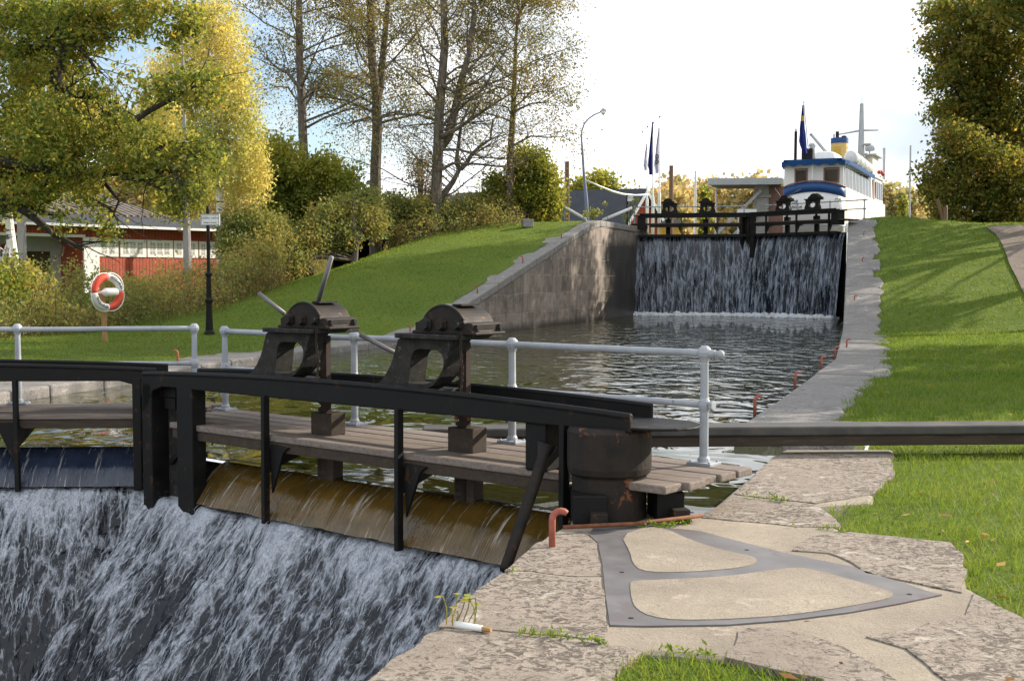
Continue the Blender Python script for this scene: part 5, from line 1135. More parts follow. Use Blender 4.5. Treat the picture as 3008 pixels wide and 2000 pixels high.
# ------------------------------------------------------------------ vegetation
def unit(n, rng):
    v = rng.normal(size=(n, 3)); return v / np.linalg.norm(v, axis=1)[:, None]
def leafquads(C, per, spread, size, rng, asp=.55, droop=.0, sz_var=.35):
    C = np.asarray(C, float); n = len(C) * per
    sp = np.asarray(spread, float); sp = np.repeat(np.broadcast_to(sp, (len(C), 3)) if sp.ndim < 2 else sp, per, 0)
    P = np.repeat(C, per, 0) + rng.normal(size=(n, 3)) * sp
    d = unit(n, rng); d[:, 2] -= droop; d /= np.linalg.norm(d, axis=1)[:, None]
    s = np.cross(d, unit(n, rng)); s /= (np.linalg.norm(s, axis=1)[:, None] + 1e-9)
    Ls = size * (1 + sz_var * rng.normal(size=(n, 1))).clip(.4, 2)
    return np.stack([P, P + d * Ls * .45 + s * Ls * asp * .5, P + d * Ls, P + d * Ls * .45 - s * Ls * asp * .5], 1).reshape(-1, 3)
def path(p, d, L_, n, wobble, rise, r):
    pts = [V3(p)]; d = V3(d).normalized()
    for i in range(n):
        d = (d + V3((r.gauss(0, wobble), r.gauss(0, wobble), r.gauss(0, wobble) + rise))).normalized(); pts.append(pts[-1] + d * (L_ / n))
    return pts
def lerp_path(pts, t):
    f = t * (len(pts) - 1); i = min(int(f), len(pts) - 2); return pts[i].lerp(pts[i + 1], f - i), (pts[i + 1] - pts[i]).normalized()
def grow(mb, p, d, L_, r0, lev, tips, r, nb, sides=(3, 4, 5, 7), rise=.03, lr=.5, wob_=.16):
    pts = path(p, d, L_, 5 if lev else 3, wob_, rise, r)
    mb.tube(pts, [r0 * (1 - .75 * i / (len(pts) - 1)) for i in range(len(pts))], sides[lev], False)
    if lev == 0: tips += pts[1:]; return
    for k_ in range(nb[lev]):
        t = .18 + .82 * (k_ + r.random()) / nb[lev]; q, dd = lerp_path(pts, min(t, .99))
        side = dd.cross(V3((r.gauss(0, 1), r.gauss(0, 1), r.gauss(0, 1)))).normalized()
        nd = (dd * .75 + side * r.uniform(.5, .95)).normalized()
        grow(mb, q, nd, L_ * lr * (1.15 - .6 * t) * r.uniform(.7, 1.2), r0 * .42 * (1.1 - .5 * t), lev - 1, tips, r, nb, sides, rise * .5, lr, wob_)
    tips.append(pts[-1])
def alder(px, Y, label, seed, top, lim=24, ll=5.2, leaf=.13, per=6, matl='leaf_alder', extra=(), r0=.34, fork=None, start=.25, group='bare limbed trees behind the left lawn', kind='alder_tree'):
    r = random.Random(seed); rng = np.random.default_rng(seed)
    pts = [at_y(x, y, Y) for x, y in px]; b = pts[0].copy(); b.z = ground_z(b.x, Y) - .1; pts = [b] + pts[1:]
    last = pts[-1]; 
    if last.z < top: pts.append(V3((last.x + r.gauss(0, .3), Y, (last.z + top) / 2))); pts.append(V3((last.x + r.gauss(0, .5), Y + .3, top)))
    o = thing(kind, b, label, 'tree', group)
    mb = MB(); tips = []; H_ = pts[-1].z - b.z
    mb.tube(pts, [max(.03, r0 * (1 - .9 * max(0, (p.z - b.z)) / H_) ** .8) for p in pts], 10, False)
    stems = [(pts, start, 1., lim, r0)]
    for fp, fr0 in (fork or []):
        fpts = [at_y(x, y, Y + .4) for x, y in fp]; mb.tube(fpts, [fr0 * (1 - .7 * i / (len(fpts) - 1)) for i in range(len(fpts))], 8, False); stems.append((fpts, .15, 1., int(lim * .5), fr0))
    for sp, t0, t1, nn, rr_ in stems:
        for i in range(nn):
            t = t0 + (t1 - t0) * (i + r.random()) / nn; q, dd = lerp_path(sp, min(.995, t)); a = r.uniform(0, 6.283) if r.random() < .4 else r.choice((0, math.pi)) + r.gauss(0, .6)
            el = r.uniform(.15, .6) + .5 * t; L_ = ll * (1.05 - .65 * t) * r.uniform(.7, 1.25)
            grow(mb, q, (math.cos(a) * math.cos(el), math.sin(a) * math.cos(el), math.sin(el)), L_, max(.02, rr_ * .27 * (1.1 - .8 * t)), 2, tips, r, (0, 4, 6), rise=-.02)
    for ep, er in extra:
        epts = [at_y(x, y, Y - .3) for x, y in ep]; mb.tube(epts, [er * (1 - .75 * i / (len(epts) - 1)) for i in range(len(epts))], 7, False)
        for i in range(5):
            q, dd = lerp_path(epts, .3 + .65 * i / 5); grow(mb, q, (dd + V3((r.gauss(0, .6), r.gauss(0, .6), r.gauss(.2, .5)))).normalized(), 2.2, er * .3, 1, tips, r, (0, 4, 5))
    mb.build('trunk', M['bark'], o, fix=False)
    C = np.array([tuple(t) for t in tips])
    npmesh('crown', leafquads(C, per, .32, leaf * .85, rng), 4, M[matl], o)
    return o
alder([(906, 640), (893, 480), (887, 330), (880, 160), (878, 0)], 60, 'tall straight dark trunked tree, leftmost of the four thin crowned trees', 11, 25, lim=26, ll=6.2, per=13, extra=[([(893, 478), (860, 470), (830, 480), (806, 500)], .10), ([(885, 265), (845, 215), (815, 200), (790, 180)], .10), ([(886, 295), (920, 270), (960, 262)], .09)], r0=.29)
alder([(1102, 640), (1103, 500), (1108, 380), (1106, 290), (1093, 180), (1089, 60), (1087, 0)], 62, 'twin stemmed dark tree forking high, second of the four thin crowned trees', 12, 25, lim=24, ll=5.6, per=13, fork=[([(1106, 300), (1117, 250), (1127, 150), (1135, 50), (1148, -60), (1150, -160)], .24)], extra=[([(1112, 365), (1125, 340), (1160, 330), (1200, 335)], .09), ([(1108, 370), (1085, 345), (1050, 355), (1020, 375)], .09)], r0=.34)
alder([(1278, 630), (1282, 540), (1287, 440), (1290, 330), (1298, 240), (1306, 140), (1304, 60), (1302, -20)], 58, 'many limbed bare tree with a forked side stem, third of the four thin crowned trees', 13, 22, lim=24, ll=5.4, leaf=.10, per=4, fork=[([(1294, 430), (1318, 400), (1340, 310), (1357, 230), (1378, 160), (1390, 60), (1396, -40)], .26), ([(1284, 600), (1300, 575), (1330, 535), (1347, 505), (1352, 498)], .20), ([(1352, 498), (1370, 480), (1385, 455), (1410, 430), (1440, 410), (1448, 350)], .13), ([(1352, 498), (1340, 480), (1346, 430), (1356, 360), (1380, 310)], .13)], extra=[([(1295, 400), (1340, 380), (1400, 340), (1460, 300), (1510, 270)], .12), ([(1293, 500), (1330, 480), (1400, 482), (1470, 490), (1510, 495)], .09), ([(1297, 440), (1350, 440), (1420, 462), (1500, 470)], .08), ([(1300, 250), (1330, 270), (1400, 240), (1480, 180)], .10), ([(1295, 385), (1350, 362), (1440, 355)], .08)], r0=.30)
alder([(1500, 650), (1497, 560), (1500, 440), (1508, 320), (1512, 220), (1515, 120), (1520, 50)], 60, 'slim lighter tree with a rounded yellowish crown, rightmost of the four thin crowned trees', 14, 15.8, lim=30, ll=4.4, leaf=.12, per=15, start=.32, extra=[([(1505, 330), (1560, 305), (1610, 300)], .07), ([(1503, 430), (1560, 400), (1620, 405)], .07)], r0=.23)
def blobs_to_clusters(blobs, total, rng, shell=.35):
    C = []; wsum = sum(b[2] * b[3] * b[4] ** 2 for b in blobs)
    for x, y, rx, ry, Y, ry_d in blobs:
        c = at_y(x, y, Y); ax = rx / F * Y; az = ry / F * Y; n = max(4, int(total * rx * ry * Y ** 2 / wsum))
        v = unit(n, rng) * (rng.random((n, 1)) ** shell); C.append(np.array(tuple(c)) + v * np.array([ax, ry_d, az]))
    return np.concatenate(C)
# big oak reaching in from the left
rng = np.random.default_rng(21); r = random.Random(21); YO = 27
oak = thing('oak_tree', (-14.5, 27.5, .3), 'large green oak with yellowing leaves filling the upper left corner', 'tree')
ob = [(60, 60, 150, 110, 27, 1.8), (190, 50, 110, 85, 26, 1.5), (330, 30, 100, 50, 26, 1.2), (300, 90, 45, 40, 26, .8), (450, 30, 80, 50, 25.5, 1.0), (545, 60, 50, 55, 25.5, .8), (505, 105, 40, 36, 25.5, .6), (400, 75, 40, 30, 26, .6), (240, 120, 50, 50, 26, 1.), (80, 220, 120, 105, 27, 2.), (205, 200, 60, 50, 26.5, 1.), (50, 350, 115, 95, 27, 2.), (180, 330, 70, 62, 26, 1.3), (170, 430, 100, 75, 26, 1.5), (60, 490, 100, 85, 27, 1.7), (260, 265, 40, 36, 26, .8), (318, 300, 36, 36, 26, .6), (370, 225, 26, 20, 26, .4), (352, 352, 46, 32, 26, .7), (430, 290, 30, 28, 25.2, .5), (480, 262, 46, 30, 25, .7), (560, 240, 52, 36, 25, .7), (628, 235, 34, 30, 25, .5), (640, 285, 26, 34, 25, .5), (560, 300, 44, 24, 25, .6), (310, 410, 84, 56, 26, 1.2), (430, 400, 66, 44, 25.5, .9), (530, 430, 56, 38, 25.5, .7), (605, 450, 38, 34, 25.5, .5), (640, 500, 24, 22, 25.5, .3), (240, 505, 80, 55, 26, 1.1), (345, 480, 56, 34, 25.5, .8), (455, 480, 66, 30, 25.5, .7), (130, 560, 90, 46, 26.5, 1.3), (255, 585, 44, 40, 26, .7), (295, 640, 22, 26, 26, .4), (318, 690, 18, 30, 26, .3), (40, 590, 70, 30, 27, 1.), (390, 545, 24, 26, 25.5, .4), (450, 560, 20, 34, 25.5, .3), (555, 500, 30, 22, 25.5, .4), (190, 655, 34, 14, 26, .4), (25, 820, 50, 60, 27, .8)]
C = blobs_to_clusters(ob, 1500, rng, .5); npmesh('crown', leafquads(C, 34, .14, .095, rng, asp=.55), 4, M['leaf_oak'], oak)
mb = MB()
limbs = [([(-260, 560), (-60, 600), (0, 598), (90, 585), (160, 570), (215, 500)], .34, 27), ([(-200, 180), (0, 150), (60, 152), (130, 150), (180, 120)], .22, 27), ([(60, 610), (100, 640), (160, 690), (220, 720), (245, 735)], .10, 26.5), ([(-40, 340), (10, 360), (40, 400), (90, 430)], .16, 27), ([(155, 245), (170, 215), (178, 180), (192, 125), (230, 95), (300, 50), (330, 20)], .16, 26), ([(155, 250), (185, 258), (205, 275), (280, 285), (310, 330), (340, 375)], .12, 26), ([(192, 125), (170, 90), (180, 60), (235, 60), (240, 20)], .12, 26), ([(215, 130), (250, 160), (280, 200), (300, 215)], .06, 26), ([(400, 350), (440, 325), (500, 295), (560, 260), (600, 240)], .07, 25), ([(450, 455), (480, 425), (520, 420), (560, 450), (600, 480)], .06, 25.5), ([(-200, 520), (60, 500), (200, 460), (300, 400), (380, 370)], .16, 26.5), ([(-150, 450), (100, 490), (300, 510), (430, 500), (520, 510)], .14, 26), ([(350, 520), (420, 530), (480, 560)], .06, 25.5), ([(310, 540), (350, 590), (330, 640)], .05, 26), ([(260, 580), (320, 610), (350, 650)], .05, 26)]
for l, r0, Y in limbs:
    p_ = [at_y(x, y, Y) for x, y in l]; mb.tube(p_, [r0 * (1 - .7 * i / (len(p_) - 1)) for i in range(len(p_))], 8, False)
    for i in range(6):
        q, dd = lerp_path(p_, .25 + .7 * i / 6); grow(mb, q, dd + V3((r.gauss(0, .6), r.gauss(0, .6), r.gauss(0, .6))), 1.3, r0 * .22, 1, [], r, (0, 4, 5))
mb.tube([V3((-14.5, 27.5, .0)), V3((-14.2, 27.4, 2.2)), V3((-14.3, 27.2, 5)), V3((-13.8, 27, 9))], [.62, .48, .42, .25], 12, False)
mb.build('trunk', M['oakbark'], oak, fix=False)
# golden weeping birch and the birch stems before the red building
def birch(px, Y, label, seed, blobs, r0, dens, per, matl, group=None, leaf=.115, strands=True, bk='birch'):
    rng = np.random.default_rng(seed); r = random.Random(seed)
    p_ = [at_y(x, y, Y) for x, y in px]; p_[0].z = ground_z(p_[0].x, Y) - .1
    o = thing('birch_tree', p_[0], label, 'tree', group); mb = MB(); mb.tube(p_, [r0 * (1 - .82 * i / (len(p_) - 1)) for i in range(len(p_))], 10, False)
    C = blobs_to_clusters(blobs, dens, rng, .5)
    for c in C[::max(1, len(C) // 46)]:
        q, dd = lerp_path(p_, min(.98, max(.25, (c[2] - p_[0].z - 1.2) / (p_[-1].z - p_[0].z)))); e = V3(c); m_ = q.lerp(e, .5) + V3((0, 0, .5)); mb.tube([q, m_, e], [.045, .025, .01], 4, False)
    mb.build('trunk', M[bk], o, fix=False)
    if strands: C = np.concatenate([C + np.array([0, 0, -.28 * q]) + rng.normal(size=C.shape) * .05 for q in range(4)])
    npmesh('crown', leafquads(C, per, .16, leaf, rng, droop=.5), 4, M[matl], o)
birch([(655, 760), (648, 640), (645, 480), (640, 300), (636, 150), (630, 20), (628, -60)], 50, 'golden birch with a tall glowing crown beside the name sign', 31, [(620, 20, 70, 80, 50, 1.5), (590, 110, 90, 80, 50, 1.8), (690, 100, 50, 90, 50, 1.2), (640, 210, 100, 90, 50, 2.), (520, 170, 60, 70, 50, 1.5), (700, 240, 60, 80, 50, 1.3), (730, 330, 45, 70, 50, 1.2), (660, 330, 80, 80, 50, 1.6), (740, 420, 45, 80, 50, 1.2), (680, 440, 80, 70, 50, 1.5), (600, 420, 70, 80, 50, 1.5), (745, 510, 40, 60, 50, 1.), (690, 520, 50, 44, 50, 1.), (560, 330, 60, 60, 50.5, 1.2), (470, 200, 40, 60, 51, 1.), (450, 300, 45, 60, 51, 1.), (770, 500, 25, 60, 50, .8)], .20, 1350, 7, 'leaf_birch')
birch([(552, 800), (549, 700), (547, 600), (545, 480), (540, 300), (536, 100)], 46, 'grey barked birch trunk standing between the window band and the sign', 32, [(500, 540, 60, 50, 46, 1.), (540, 570, 40, 30, 46, .7), (470, 470, 60, 50, 46, 1.), (580, 500, 50, 50, 46, 1.)], .17, 220, 8, 'leaf_green', bk='greybark')
birch([(45, 880), (38, 760), (28, 660), (20, 560), (10, 400)], 36, 'white birch trunk at the far left edge before the porch', 33, [(20, 820, 60, 60, 36, .8), (0, 500, 60, 60, 36, .8)], .20, 150, 8, 'leaf_green')
mb = MB(); p_ = [at_y(x, y, 44) for x, y in ((66, 860), (65, 740), (62, 600), (60, 480))]; p_[0].z = .4; mb.tube(p_, [.17, .16, .15, .13], 10); o = thing('bare_trunk', p_[0], 'smooth grey tree trunk right of the left birch', 'tree'); mb.build('trunk', M['greybark'], o)
# leafy trees filling the middle distance on the left
def bush_tree(nm, base_px, Y, blobs, label, seed, matl, dens=600, per=22, leaf=.17, r0=.16, cat='tree', group=None, bk='bark', spread=.22):
    rng = np.random.default_rng(seed); r = random.Random(seed)
    b = at_y(base_px[0], base_px[1], Y); b.z = ground_z(b.x, Y) - .15; o = thing(nm, b, label, cat, group)
    C = blobs_to_clusters(blobs, dens, rng, .45); top = V3(tuple(C[C[:, 2].argmax()])); mid = V3((b.x, Y, (b.z + top.z) / 2))
    mb = MB(); mb.tube([b, b.lerp(mid, .6) + V3((.1, 0, 0)), mid, V3((mid.x, Y, top.z - .3))], [r0, r0 * .8, r0 * .6, r0 * .15], 8, False)
    for c in C[::max(1, len(C) // 40)]:
        c = V3(tuple(c)); q = V3((b.x, Y, b.z + max(.2, (c.z - b.z) * .55))); mb.tube([q, q.lerp(c, .5) + V3((0, 0, .2)), c], [r0 * .3, r0 * .16, .01], 4, False)
    mb.build('trunk', M[bk], o, fix=False)
    npmesh('crown', leafquads(C, per, spread, leaf, rng), 4, M[matl], o); return o
bush_tree('willow_tree', (860, 720), 56, [(820, 450, 60, 50, 56, 1.5), (790, 530, 45, 60, 56, 1.5), (870, 520, 70, 60, 56, 1.6), (950, 500, 60, 50, 56, 1.5), (830, 600, 60, 60, 56, 1.5), (930, 580, 70, 60, 56, 1.5), (1010, 540, 50, 50, 56, 1.3), (1030, 610, 50, 50, 56, 1.3), (880, 660, 80, 50, 56, 1.3)], 'bushy yellow green tree around the foot of the leftmost dark trunk', 41, 'leaf_green', 1100, 24)
bush_tree('round_tree', (1570, 665), 61, [(1560, 470, 50, 45, 61, 1.2), (1600, 520, 45, 50, 61, 1.2), (1620, 580, 40, 50, 61, 1.2), (1560, 560, 60, 60, 61, 1.4), (1500, 580, 60, 50, 61, 1.4), (1600, 630, 45, 35, 61, 1.), (1450, 600, 60, 45, 61.5, 1.3), (1530, 500, 40, 40, 61, 1.), (1460, 540, 40, 30, 61, 1.)], 'dense yellow green tree at the top of the left lawn beside the stone block', 42, 'leaf_green', 900, 24, .16)
bush_tree('rusty_shrub', (1180, 690), 58, [(1160, 610, 60, 40, 58, 1.2), (1230, 620, 50, 40, 58, 1.1), (1120, 640, 60, 40, 57, 1.2), (1350, 640, 60, 35, 59, 1.1), (1420, 640, 50, 35, 59, 1.), (1290, 650, 60, 30, 59, 1.)], 'mixed rust and yellow shrubs under the thin crowned trees', 43, 'leaf_scrub', 700, 22, .14, cat='shrub')
bush_tree('brown_tree', (1240, 600), 75, [(1230, 500, 45, 60, 75, 1.5), (1260, 560, 45, 40, 75, 1.5)], 'pale pinkish bare topped small tree behind the third dark tree', 44, 'weed', 220, 12, .13)
bush_tree('hazel_tree', (720, 760), 50, [(700, 680, 60, 50, 50, 1.3), (690, 730, 40, 34, 49, 1.), (770, 680, 60, 60, 50, 1.3), (820, 720, 60, 50, 51, 1.2), (740, 740, 70, 40, 49, 1.2)], 'green hazel bush between the sign and the lawn', 45, 'leaf_scrub', 900, 22, .13, cat='shrub')
bush_tree('gold_tree', (180, 500), 95, [(240, 330, 60, 50, 95, 3), (180, 380, 80, 70, 95, 3), (290, 350, 60, 60, 95, 3), (400, 430, 80, 80, 95, 3), (100, 430, 90, 70, 95, 3), (480, 380, 80, 90, 95, 3), (560, 470, 70, 70, 95, 3)], 'golden autumn trees rising behind the red building', 46, 'leaf_birch', 1100, 24, .30, spread=.5)
bush_tree('pine_tree', (1745, 600), 150, [(1735, 560, 55, 28, 150, 2), (1765, 535, 30, 20, 150, 2), (1790, 570, 28, 22, 150, 2), (1700, 575, 35, 18, 150, 2), (1840, 585, 26, 8, 150, 1)], 'dark green tree crown showing over the barn ridge', 47, 'leaf_green', 200, 30, .5, spread=.6)
bush_tree('young_tree', (1780, 640), 60, [(1775, 597, 6, 7, 60, .1)], 'thin stem with one bright yellow leaf on the wall top', 48, 'plant', 5, 4, .10, .02, 'plant', spread=.03)
bush_tree('young_tree', (1742, 645), 60, [(1735, 632, 22, 14, 60, .4), (1750, 625, 18, 12, 60, .3)], 'small yellowish weed clump at the lamp foot', 49, 'plant', 40, 8, .09, .015, 'plant', spread=.08)
bush_tree('young_tree', (1850, 655), 65, [(1866, 590, 14, 12, 65, .3), (1858, 615, 12, 18, 65, .3), (1838, 640, 16, 16, 65, .3)], 'thin seedling tree with pale leaves beside the small white sign', 50, 'leaf_green', 34, 7, .10, .02, 'plant', spread=.08)
bush_tree('dogwood_shrub', (1040, 760), 53, [(960, 640, 50, 40, 53, 1.2), (1030, 620, 55, 45, 54, 1.2), (1090, 650, 50, 40, 54, 1.1), (1000, 690, 55, 40, 53, 1.), (920, 700, 50, 45, 52, 1.), (1080, 590, 36, 36, 55, 1.), (860, 760, 45, 40, 51, 1.)], 'reddish green shrub mass between the two leftmost dark trunks', 52, 'leaf_scrub', 1000, 22, .13, cat='shrub')
# avenue trees on the right bank
def avenue(b, blobs, label, seed, dens, per, leaf, r0=.35, spread=.3):
    rng = np.random.default_rng(seed); r = random.Random(seed); b = V3(b); o = thing('avenue_tree', b, label, 'tree', 'avenue trees along the right track')
    C = []
    for c, a in blobs:
        n = int(dens * 9 * (a[0] * a[1] * a[2]) ** .67); v = unit(n, rng) * (rng.random((n, 1)) ** .3); C.append(np.array(c) + v * np.array(a))
    C = np.concatenate(C); mb = MB(); t = V3(tuple(C[C[:, 2].argmax()])); mb.tube([b - V3((0, 0, .3)), b + V3((.1, 0, 2.5)), b + V3((0, .2, (t.z - b.z) * .5)), V3((b.x, b.y, t.z - 1))], [r0 * 1.25, r0, r0 * .7, .06], 10, False)
    for c in C[::max(1, len(C) // 60)]:
        c = V3(tuple(c)); q = b + V3((0, 0, max(2.2, (c.z - b.z) * .6))); mb.tube([q, q.lerp(c, .5) + V3((0, 0, .3)), c], [r0 * .3, r0 * .17, .02], 5, False)
    mb.build('trunk', M['oakbark'], o, fix=False); npmesh('crown', leafquads(C, per, spread, leaf, rng), 4, M['leaf_right'], o)
def pxb(l, Y, dp): return [(tuple(at_y(x, y, Y)), (rx / F * Y, dp, ry / F * Y)) for x, y, rx, ry in l]
avenue((29.5, 76, 4), pxb([(2960, 60, 110, 100), (2830, 60, 70, 70), (2860, 190, 90, 90), (2980, 230, 110, 110), (2800, 170, 40, 40), (2900, 360, 110, 100), (3010, 420, 110, 110), (2840, 300, 60, 50), (2752, 25, 26, 26), (2746, 120, 22, 24), (2762, 230, 26, 30), (2768, 330, 26, 24)], 76, 3.0), 'tall green autumn tree at the right edge, its crown leaving the top of the picture', 61, 5, 24, .24)
avenue((27.5, 71, 4), pxb([(2830, 450, 60, 70), (2900, 500, 100, 90), (3010, 560, 120, 100), (2800, 540, 55, 55), (2850, 600, 80, 60), (2960, 630, 110, 40), (2770, 590, 30, 40), (2790, 640, 30, 30), (2790, 410, 40, 50), (2738, 500, 20, 30), (2748, 560, 22, 22)], 71, 2.4), 'low spreading rusty green tree hanging over the track at the right edge', 62, 6, 24, .20)
for i, (x, y, H_, R_, lab) in enumerate(((17.5, 25.5, 14, 3.6, 'broad tree beyond the right edge opposite the near gate'), (26.5, 36, 20, 4.6, 'tree beyond the right edge beside the boom end'), (29.5, 48, 22, 4.8, 'tree beyond the right edge at the foot of the slope'), (35.5, 61, 24, 5, 'tall tree beyond the right edge at the slope top'), (29.5, 60, 21, 4.2, 'tall slim tree just outside the right edge below the crest'), (33.5, 54, 21, 4.4, 'tree beyond the right edge between slope foot and crest'), (35.5, 69, 24, 3.0, 'tall tree beyond the right edge just behind the crest'), (24, 30, 17, 3.6, 'slender tree beyond the right edge behind the broad one'))):
    z = hR(x, y); rr_ = random.Random(70 + i)
    bl = [((x + rr_.gauss(0, R_ * .45), y + rr_.gauss(0, R_ * .45), z + H_ * rr_.uniform(.38, .9)), (R_ * .5, R_ * .5, H_ * .12)) for _ in range(9)]
    avenue((x, y, z), bl, lab, 80 + i, 1.3 if y < 50 else 2.4, 14, .34, spread=.4)
# scrub belt along the left lawn
rng = np.random.default_rng(51); r = random.Random(51)
line = [(-60, 1010, 1.5), (0, 1000, 1.6), (80, 992, 1.6), (160, 985, 1.4), (230, 980, 1.2), (300, 972, 1.15), (380, 962, 1.2), (470, 950, 1.3), (560, 936, 1.25), (640, 915, 1.4), (720, 880, 1.9), (800, 850, 2.2), (880, 820, 2.0), (960, 788, 1.8), (1030, 760, 1.8), (1100, 740, 1.6), (1170, 722, 1.5), (1240, 705, 1.4), (1310, 690, 1.3), (1400, 676, 1.2), (1480, 668, 1.0), (1530, 664, .8)]
C1, C2, stems = [], [], []
for i in range(len(line) - 1):
    (x0, y0, h0), (x1, y1, h1) = line[i], line[i + 1]; a = hit(x0, y0, 'L'); b = hit(x1, y1, 'L'); ln = (b - a).length; nn = int(max(60, ln * 90))
    for q in range(nn):
        t = r.random(); p = a.lerp(b, t); back = r.random() ** 1.0 * 6.5; dirn = V3((p.x * .25 - 2, p.y, 0)).normalized(); p = p + dirn * back; p.z = ground_z(p.x, p.y)
        h = (h0 + (h1 - h0) * t) * (.45 + .75 * min(1, back / 3.2)) * (.75 + .5 * (mnoise.noise(V3((p.x * .55, p.y * .55, 8))) + .4))
        zz = p.z + h * r.random() ** .75; (C1 if back > .8 or r.random() < .4 else C2).append((p.x, p.y, zz))
        if back < 4: 
            if r.random() < .45: stems.append((p + V3((r.gauss(0, .3), r.gauss(0, .3), 0)), h * r.uniform(.5, 1.05)))
npm = leafquads(C1, 17, .2, .11, rng)
S = []
for p, h in stems:
    lean = V3((r.gauss(0, .28), r.gauss(0, .28), 1)) * h; w_ = V3((.008 + .006 * r.random(), 0, 0)); t = p + lean; S += [p - w_, p + w_, t + w_ * .5, t - w_ * .5]
    for _ in range(3):
        q = p + lean * r.uniform(.3, 1); d_ = V3((r.gauss(0, .08), r.gauss(0, .08), r.uniform(-.03, .08))); s_ = V3((.014, 0, .006)); S += [q, q + d_ * .5 + s_, q + d_, q + d_ * .5 - s_]
sc = npmesh('scrub', npm, 4, M['leaf_scrub']); tag(sc, 'tangle of bushes along the edge of the left lawn', None, None, 'stuff')
ws = npmesh('dry_weeds', np.concatenate([np.array([tuple(v) for v in S]), leafquads(C2 + C1[::8], 12, .2, .10, rng, asp=.3)]), 4, M['weed']); tag(ws, 'dry brown weeds in front of the bushes', None, None, 'stuff')
# far autumn woods
rng = np.random.default_rng(55); r = random.Random(55); C = []
def wood(x0, x1, ytop, Y, n, hvar=20):
    for i in range(n):
        x = r.uniform(x0, x1); yt = ytop(x) + r.uniform(-hvar * .3, hvar); Yq = Y + r.uniform(-12, 25); t = at_y(x, yt, Yq); g0 = 4.5 if x > 900 else 1.5; H_ = t.z - g0; R_ = H_ * r.uniform(.16, .24)
        for k_ in range(60):
            f = r.random() ** .8; a = r.uniform(0, 6.28); rad = R_ * (math.sin(math.pi * min(1, .12 + .88 * f) ** 1.1) ** .6) * r.random() ** .4; C.append((t.x + rad * math.cos(a), Yq + rad * math.sin(a), g0 + H_ * (.08 + .92 * f)))
def yt1(x): return 585 - 45 * sst(1900, 1990, x) + 12 * math.sin(x * .05) + (25 if 2010 < x < 2050 else 0)
wood(1860, 2320, yt1, 165, 60); wood(2590, 2790, lambda x: 568 + 12 * math.sin(x * .06) - 15 * sst(2680, 2740, x), 165, 26); wood(-60, 900, lambda x: 470 + 60 * math.sin(x * .008), 125, 60, 60); wood(1930, 2000, lambda x: 570, 140, 5)
fo = npmesh('forest', leafquads(C, 14, .6, .6, rng, asp=.8), 4, M['leaf_far']); tag(fo, 'far woods in yellow autumn leaf beyond the basin', None, None, 'stuff')
for i, (x, y, lab) in enumerate(((2068, 560, 'dark spruce in the far woods behind the left upper leaf'), (2652, 590, 'dark spruce in the far woods right of the boat'))):
    t = at_y(x, y, 150); b = V3((t.x, 150, 4.6)); o = thing('spruce_tree', b, lab, 'tree'); mb = MB(); mb.tube([b, t], [.25, .03], 7); mb.build('trunk', M['bark'], o)
    Cc = []
    for q in range(110):
        f = r.random(); rad = (1 - f) * 2.1 * r.random() ** .5; a = r.uniform(0, 6.28); Cc.append((b.x + rad * math.cos(a), 150 + rad * math.sin(a), b.z + .5 + (t.z - b.z - .5) * f))
    npmesh('crown', leafquads(Cc, 12, .3, .42, rng, droop=.3), 4, M['leaf_oak'], o)
# grass blades and fallen leaves
rng = np.random.default_rng(99); r = random.Random(99)
def inpoly(p, poly):
    c = False; j = len(poly) - 1
    for i in range(len(poly)):
        a, b = poly[i], poly[j]
        if (a.y > p[1]) != (b.y > p[1]) and p[0] < (b.x - a.x) * (p[1] - a.y) / (b.y - a.y) + a.x: c = not c
        j = i
    return c
seeds = []
def try_add(x, y, h, side):
    if side == 'R':
        if y < 14.2 and (inpoly((x, y), FGP) or (y > 8.6 and x < XR(y) + .55)): return
        if y >= 14.2 and x < XR(y) + 1.08 + .18 * mnoise.noise(V3((x, y * 1.3, 0))): return
        z = hR(x, y)
    else: z = hL(x, y)
    n_ = mnoise.noise(V3((x * 1.1, y * 1.1, 5))); seeds.append((x, y, wob(x, y, z) - .035, h * (1 + .5 * n_)))
for _ in range(60000):
    y = 5.0 + 9.5 * r.random() ** 1.25; x = r.uniform(-.2 + .1 * y, .50 * y + 1.2); try_add(x, y, .055, 'R')
for _ in range(75000):
    y = 14.2 + 48 * r.random() ** 1.5; x = XR(y) + 1 + r.random() * (.46 * y - XR(y) + 1); try_add(x, y, .06, 'R')
for _ in range(70000):
    y = 20 + 38 * r.random() ** 1.3; x = XL(y) - 1.2 - r.random() * 13; try_add(x, y, .05, 'L')
S = np.array(seeds); n = len(S); h = S[:, 3:4] * (.5 + rng.random((n, 1))); far = (S[:, 1:2] / 12).clip(1, 5)
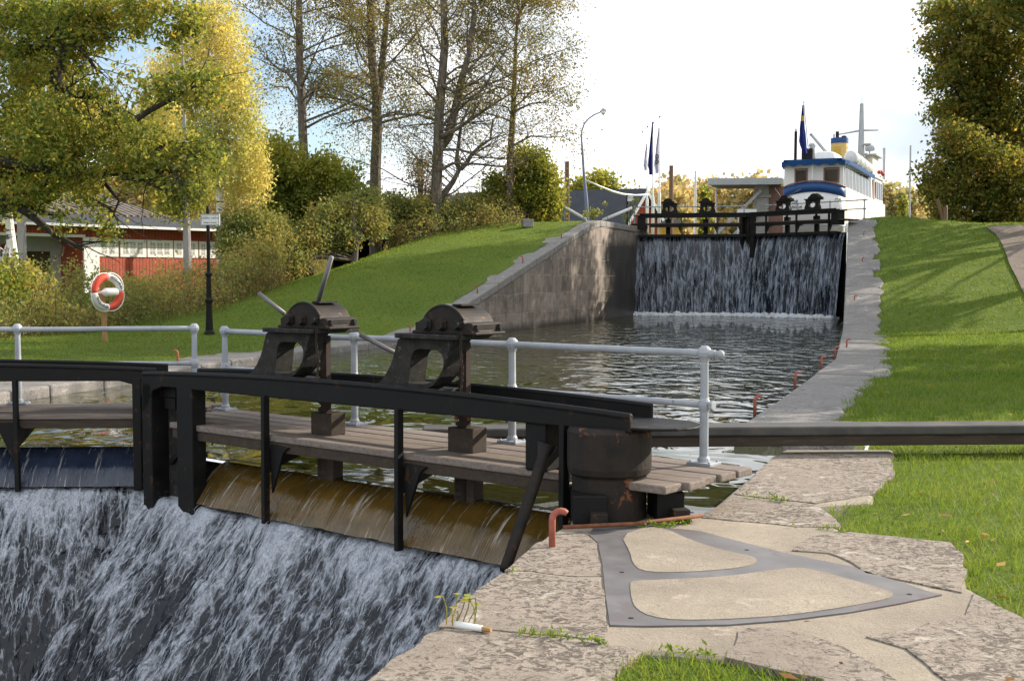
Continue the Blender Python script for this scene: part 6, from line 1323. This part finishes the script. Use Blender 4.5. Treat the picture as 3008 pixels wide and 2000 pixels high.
a = rng.random(n) * 6.283; dx = np.stack([np.cos(a), np.sin(a), 0 * a], 1); wv = dx * (.0035 * far) ; lean = np.stack([rng.normal(size=n), rng.normal(size=n), 0 * a], 1) * h * .55
P = S[:, :3]; up_ = np.array([0, 0, 1.]) * h
Q = np.stack([P - wv, P + wv, P + up_ + lean + wv * .3, P + up_ + lean - wv * .3], 1).reshape(-1, 3)
gb = npmesh('grass', Q, 4, M['blade']); tag(gb, 'short grass blades of the lawns', None, None, 'stuff')
fl = []
for _ in range(1900):
    if r.random() < .75: y = 20 + 36 * r.random(); x = XL(y) - .2 - r.random() * 11; z = hL(x, y)
    else:
        y = 5.5 + 45 * r.random() ** 1.6; x = (XR(y) + .4 if y > 14 else .2 * y) + r.random() * (.46 * y * .8); z = hR(x, y)
        if y < 14 and inpoly((x, y), FGP):
            if r.random() < .9: continue
            z = QZ
    fl.append((x, y, z + .045))
fq = leafquads(fl, 1, .001, .075, rng, asp=.55).reshape(-1, 4, 3); m_ = fq.mean(1, keepdims=True); fq[:, :, 2] = m_[:, :, 2] + (fq[:, :, 2] - m_[:, :, 2]) * .25
tag(npmesh('fallen_leaves', fq.reshape(-1, 3), 4, M['leaf_fallen']), 'brown fallen leaves scattered over grass and stone', None, None, 'stuff')
# moss and tufts in the quay joints
C = []
for l in ([(1480, 1679), (1560, 1678), (1690, 1694)], [(1424, 1850), (1640, 1866), (1828, 1894)], [(2156, 1454), (2394, 1481)], [(2330, 1545), (2460, 1550), (2480, 1560)], [(1860, 1548), (1960, 1545), (2040, 1530)], [(1940, 1905), (2050, 1915), (2100, 1928)]):
    p_ = pl(l, QZ + .012)
    for i in range(len(p_) - 1):
        for q in range(int((p_[i + 1] - p_[i]).length * 60)):
            p = p_[i].lerp(p_[i + 1], r.random())
            if mnoise.noise(V3((p.x * 3, p.y * 3, 1))) > -.1: C.append((p.x + r.gauss(0, .012), p.y + r.gauss(0, .012), p.z))
tag(npmesh('joint_moss', leafquads(C, 5, .012, .03, rng, asp=.35, droop=-.6), 4, M['leaf_fallen'] if False else M['blade']), 'moss and grass tufts growing in the quay joints', None, None, 'stuff')
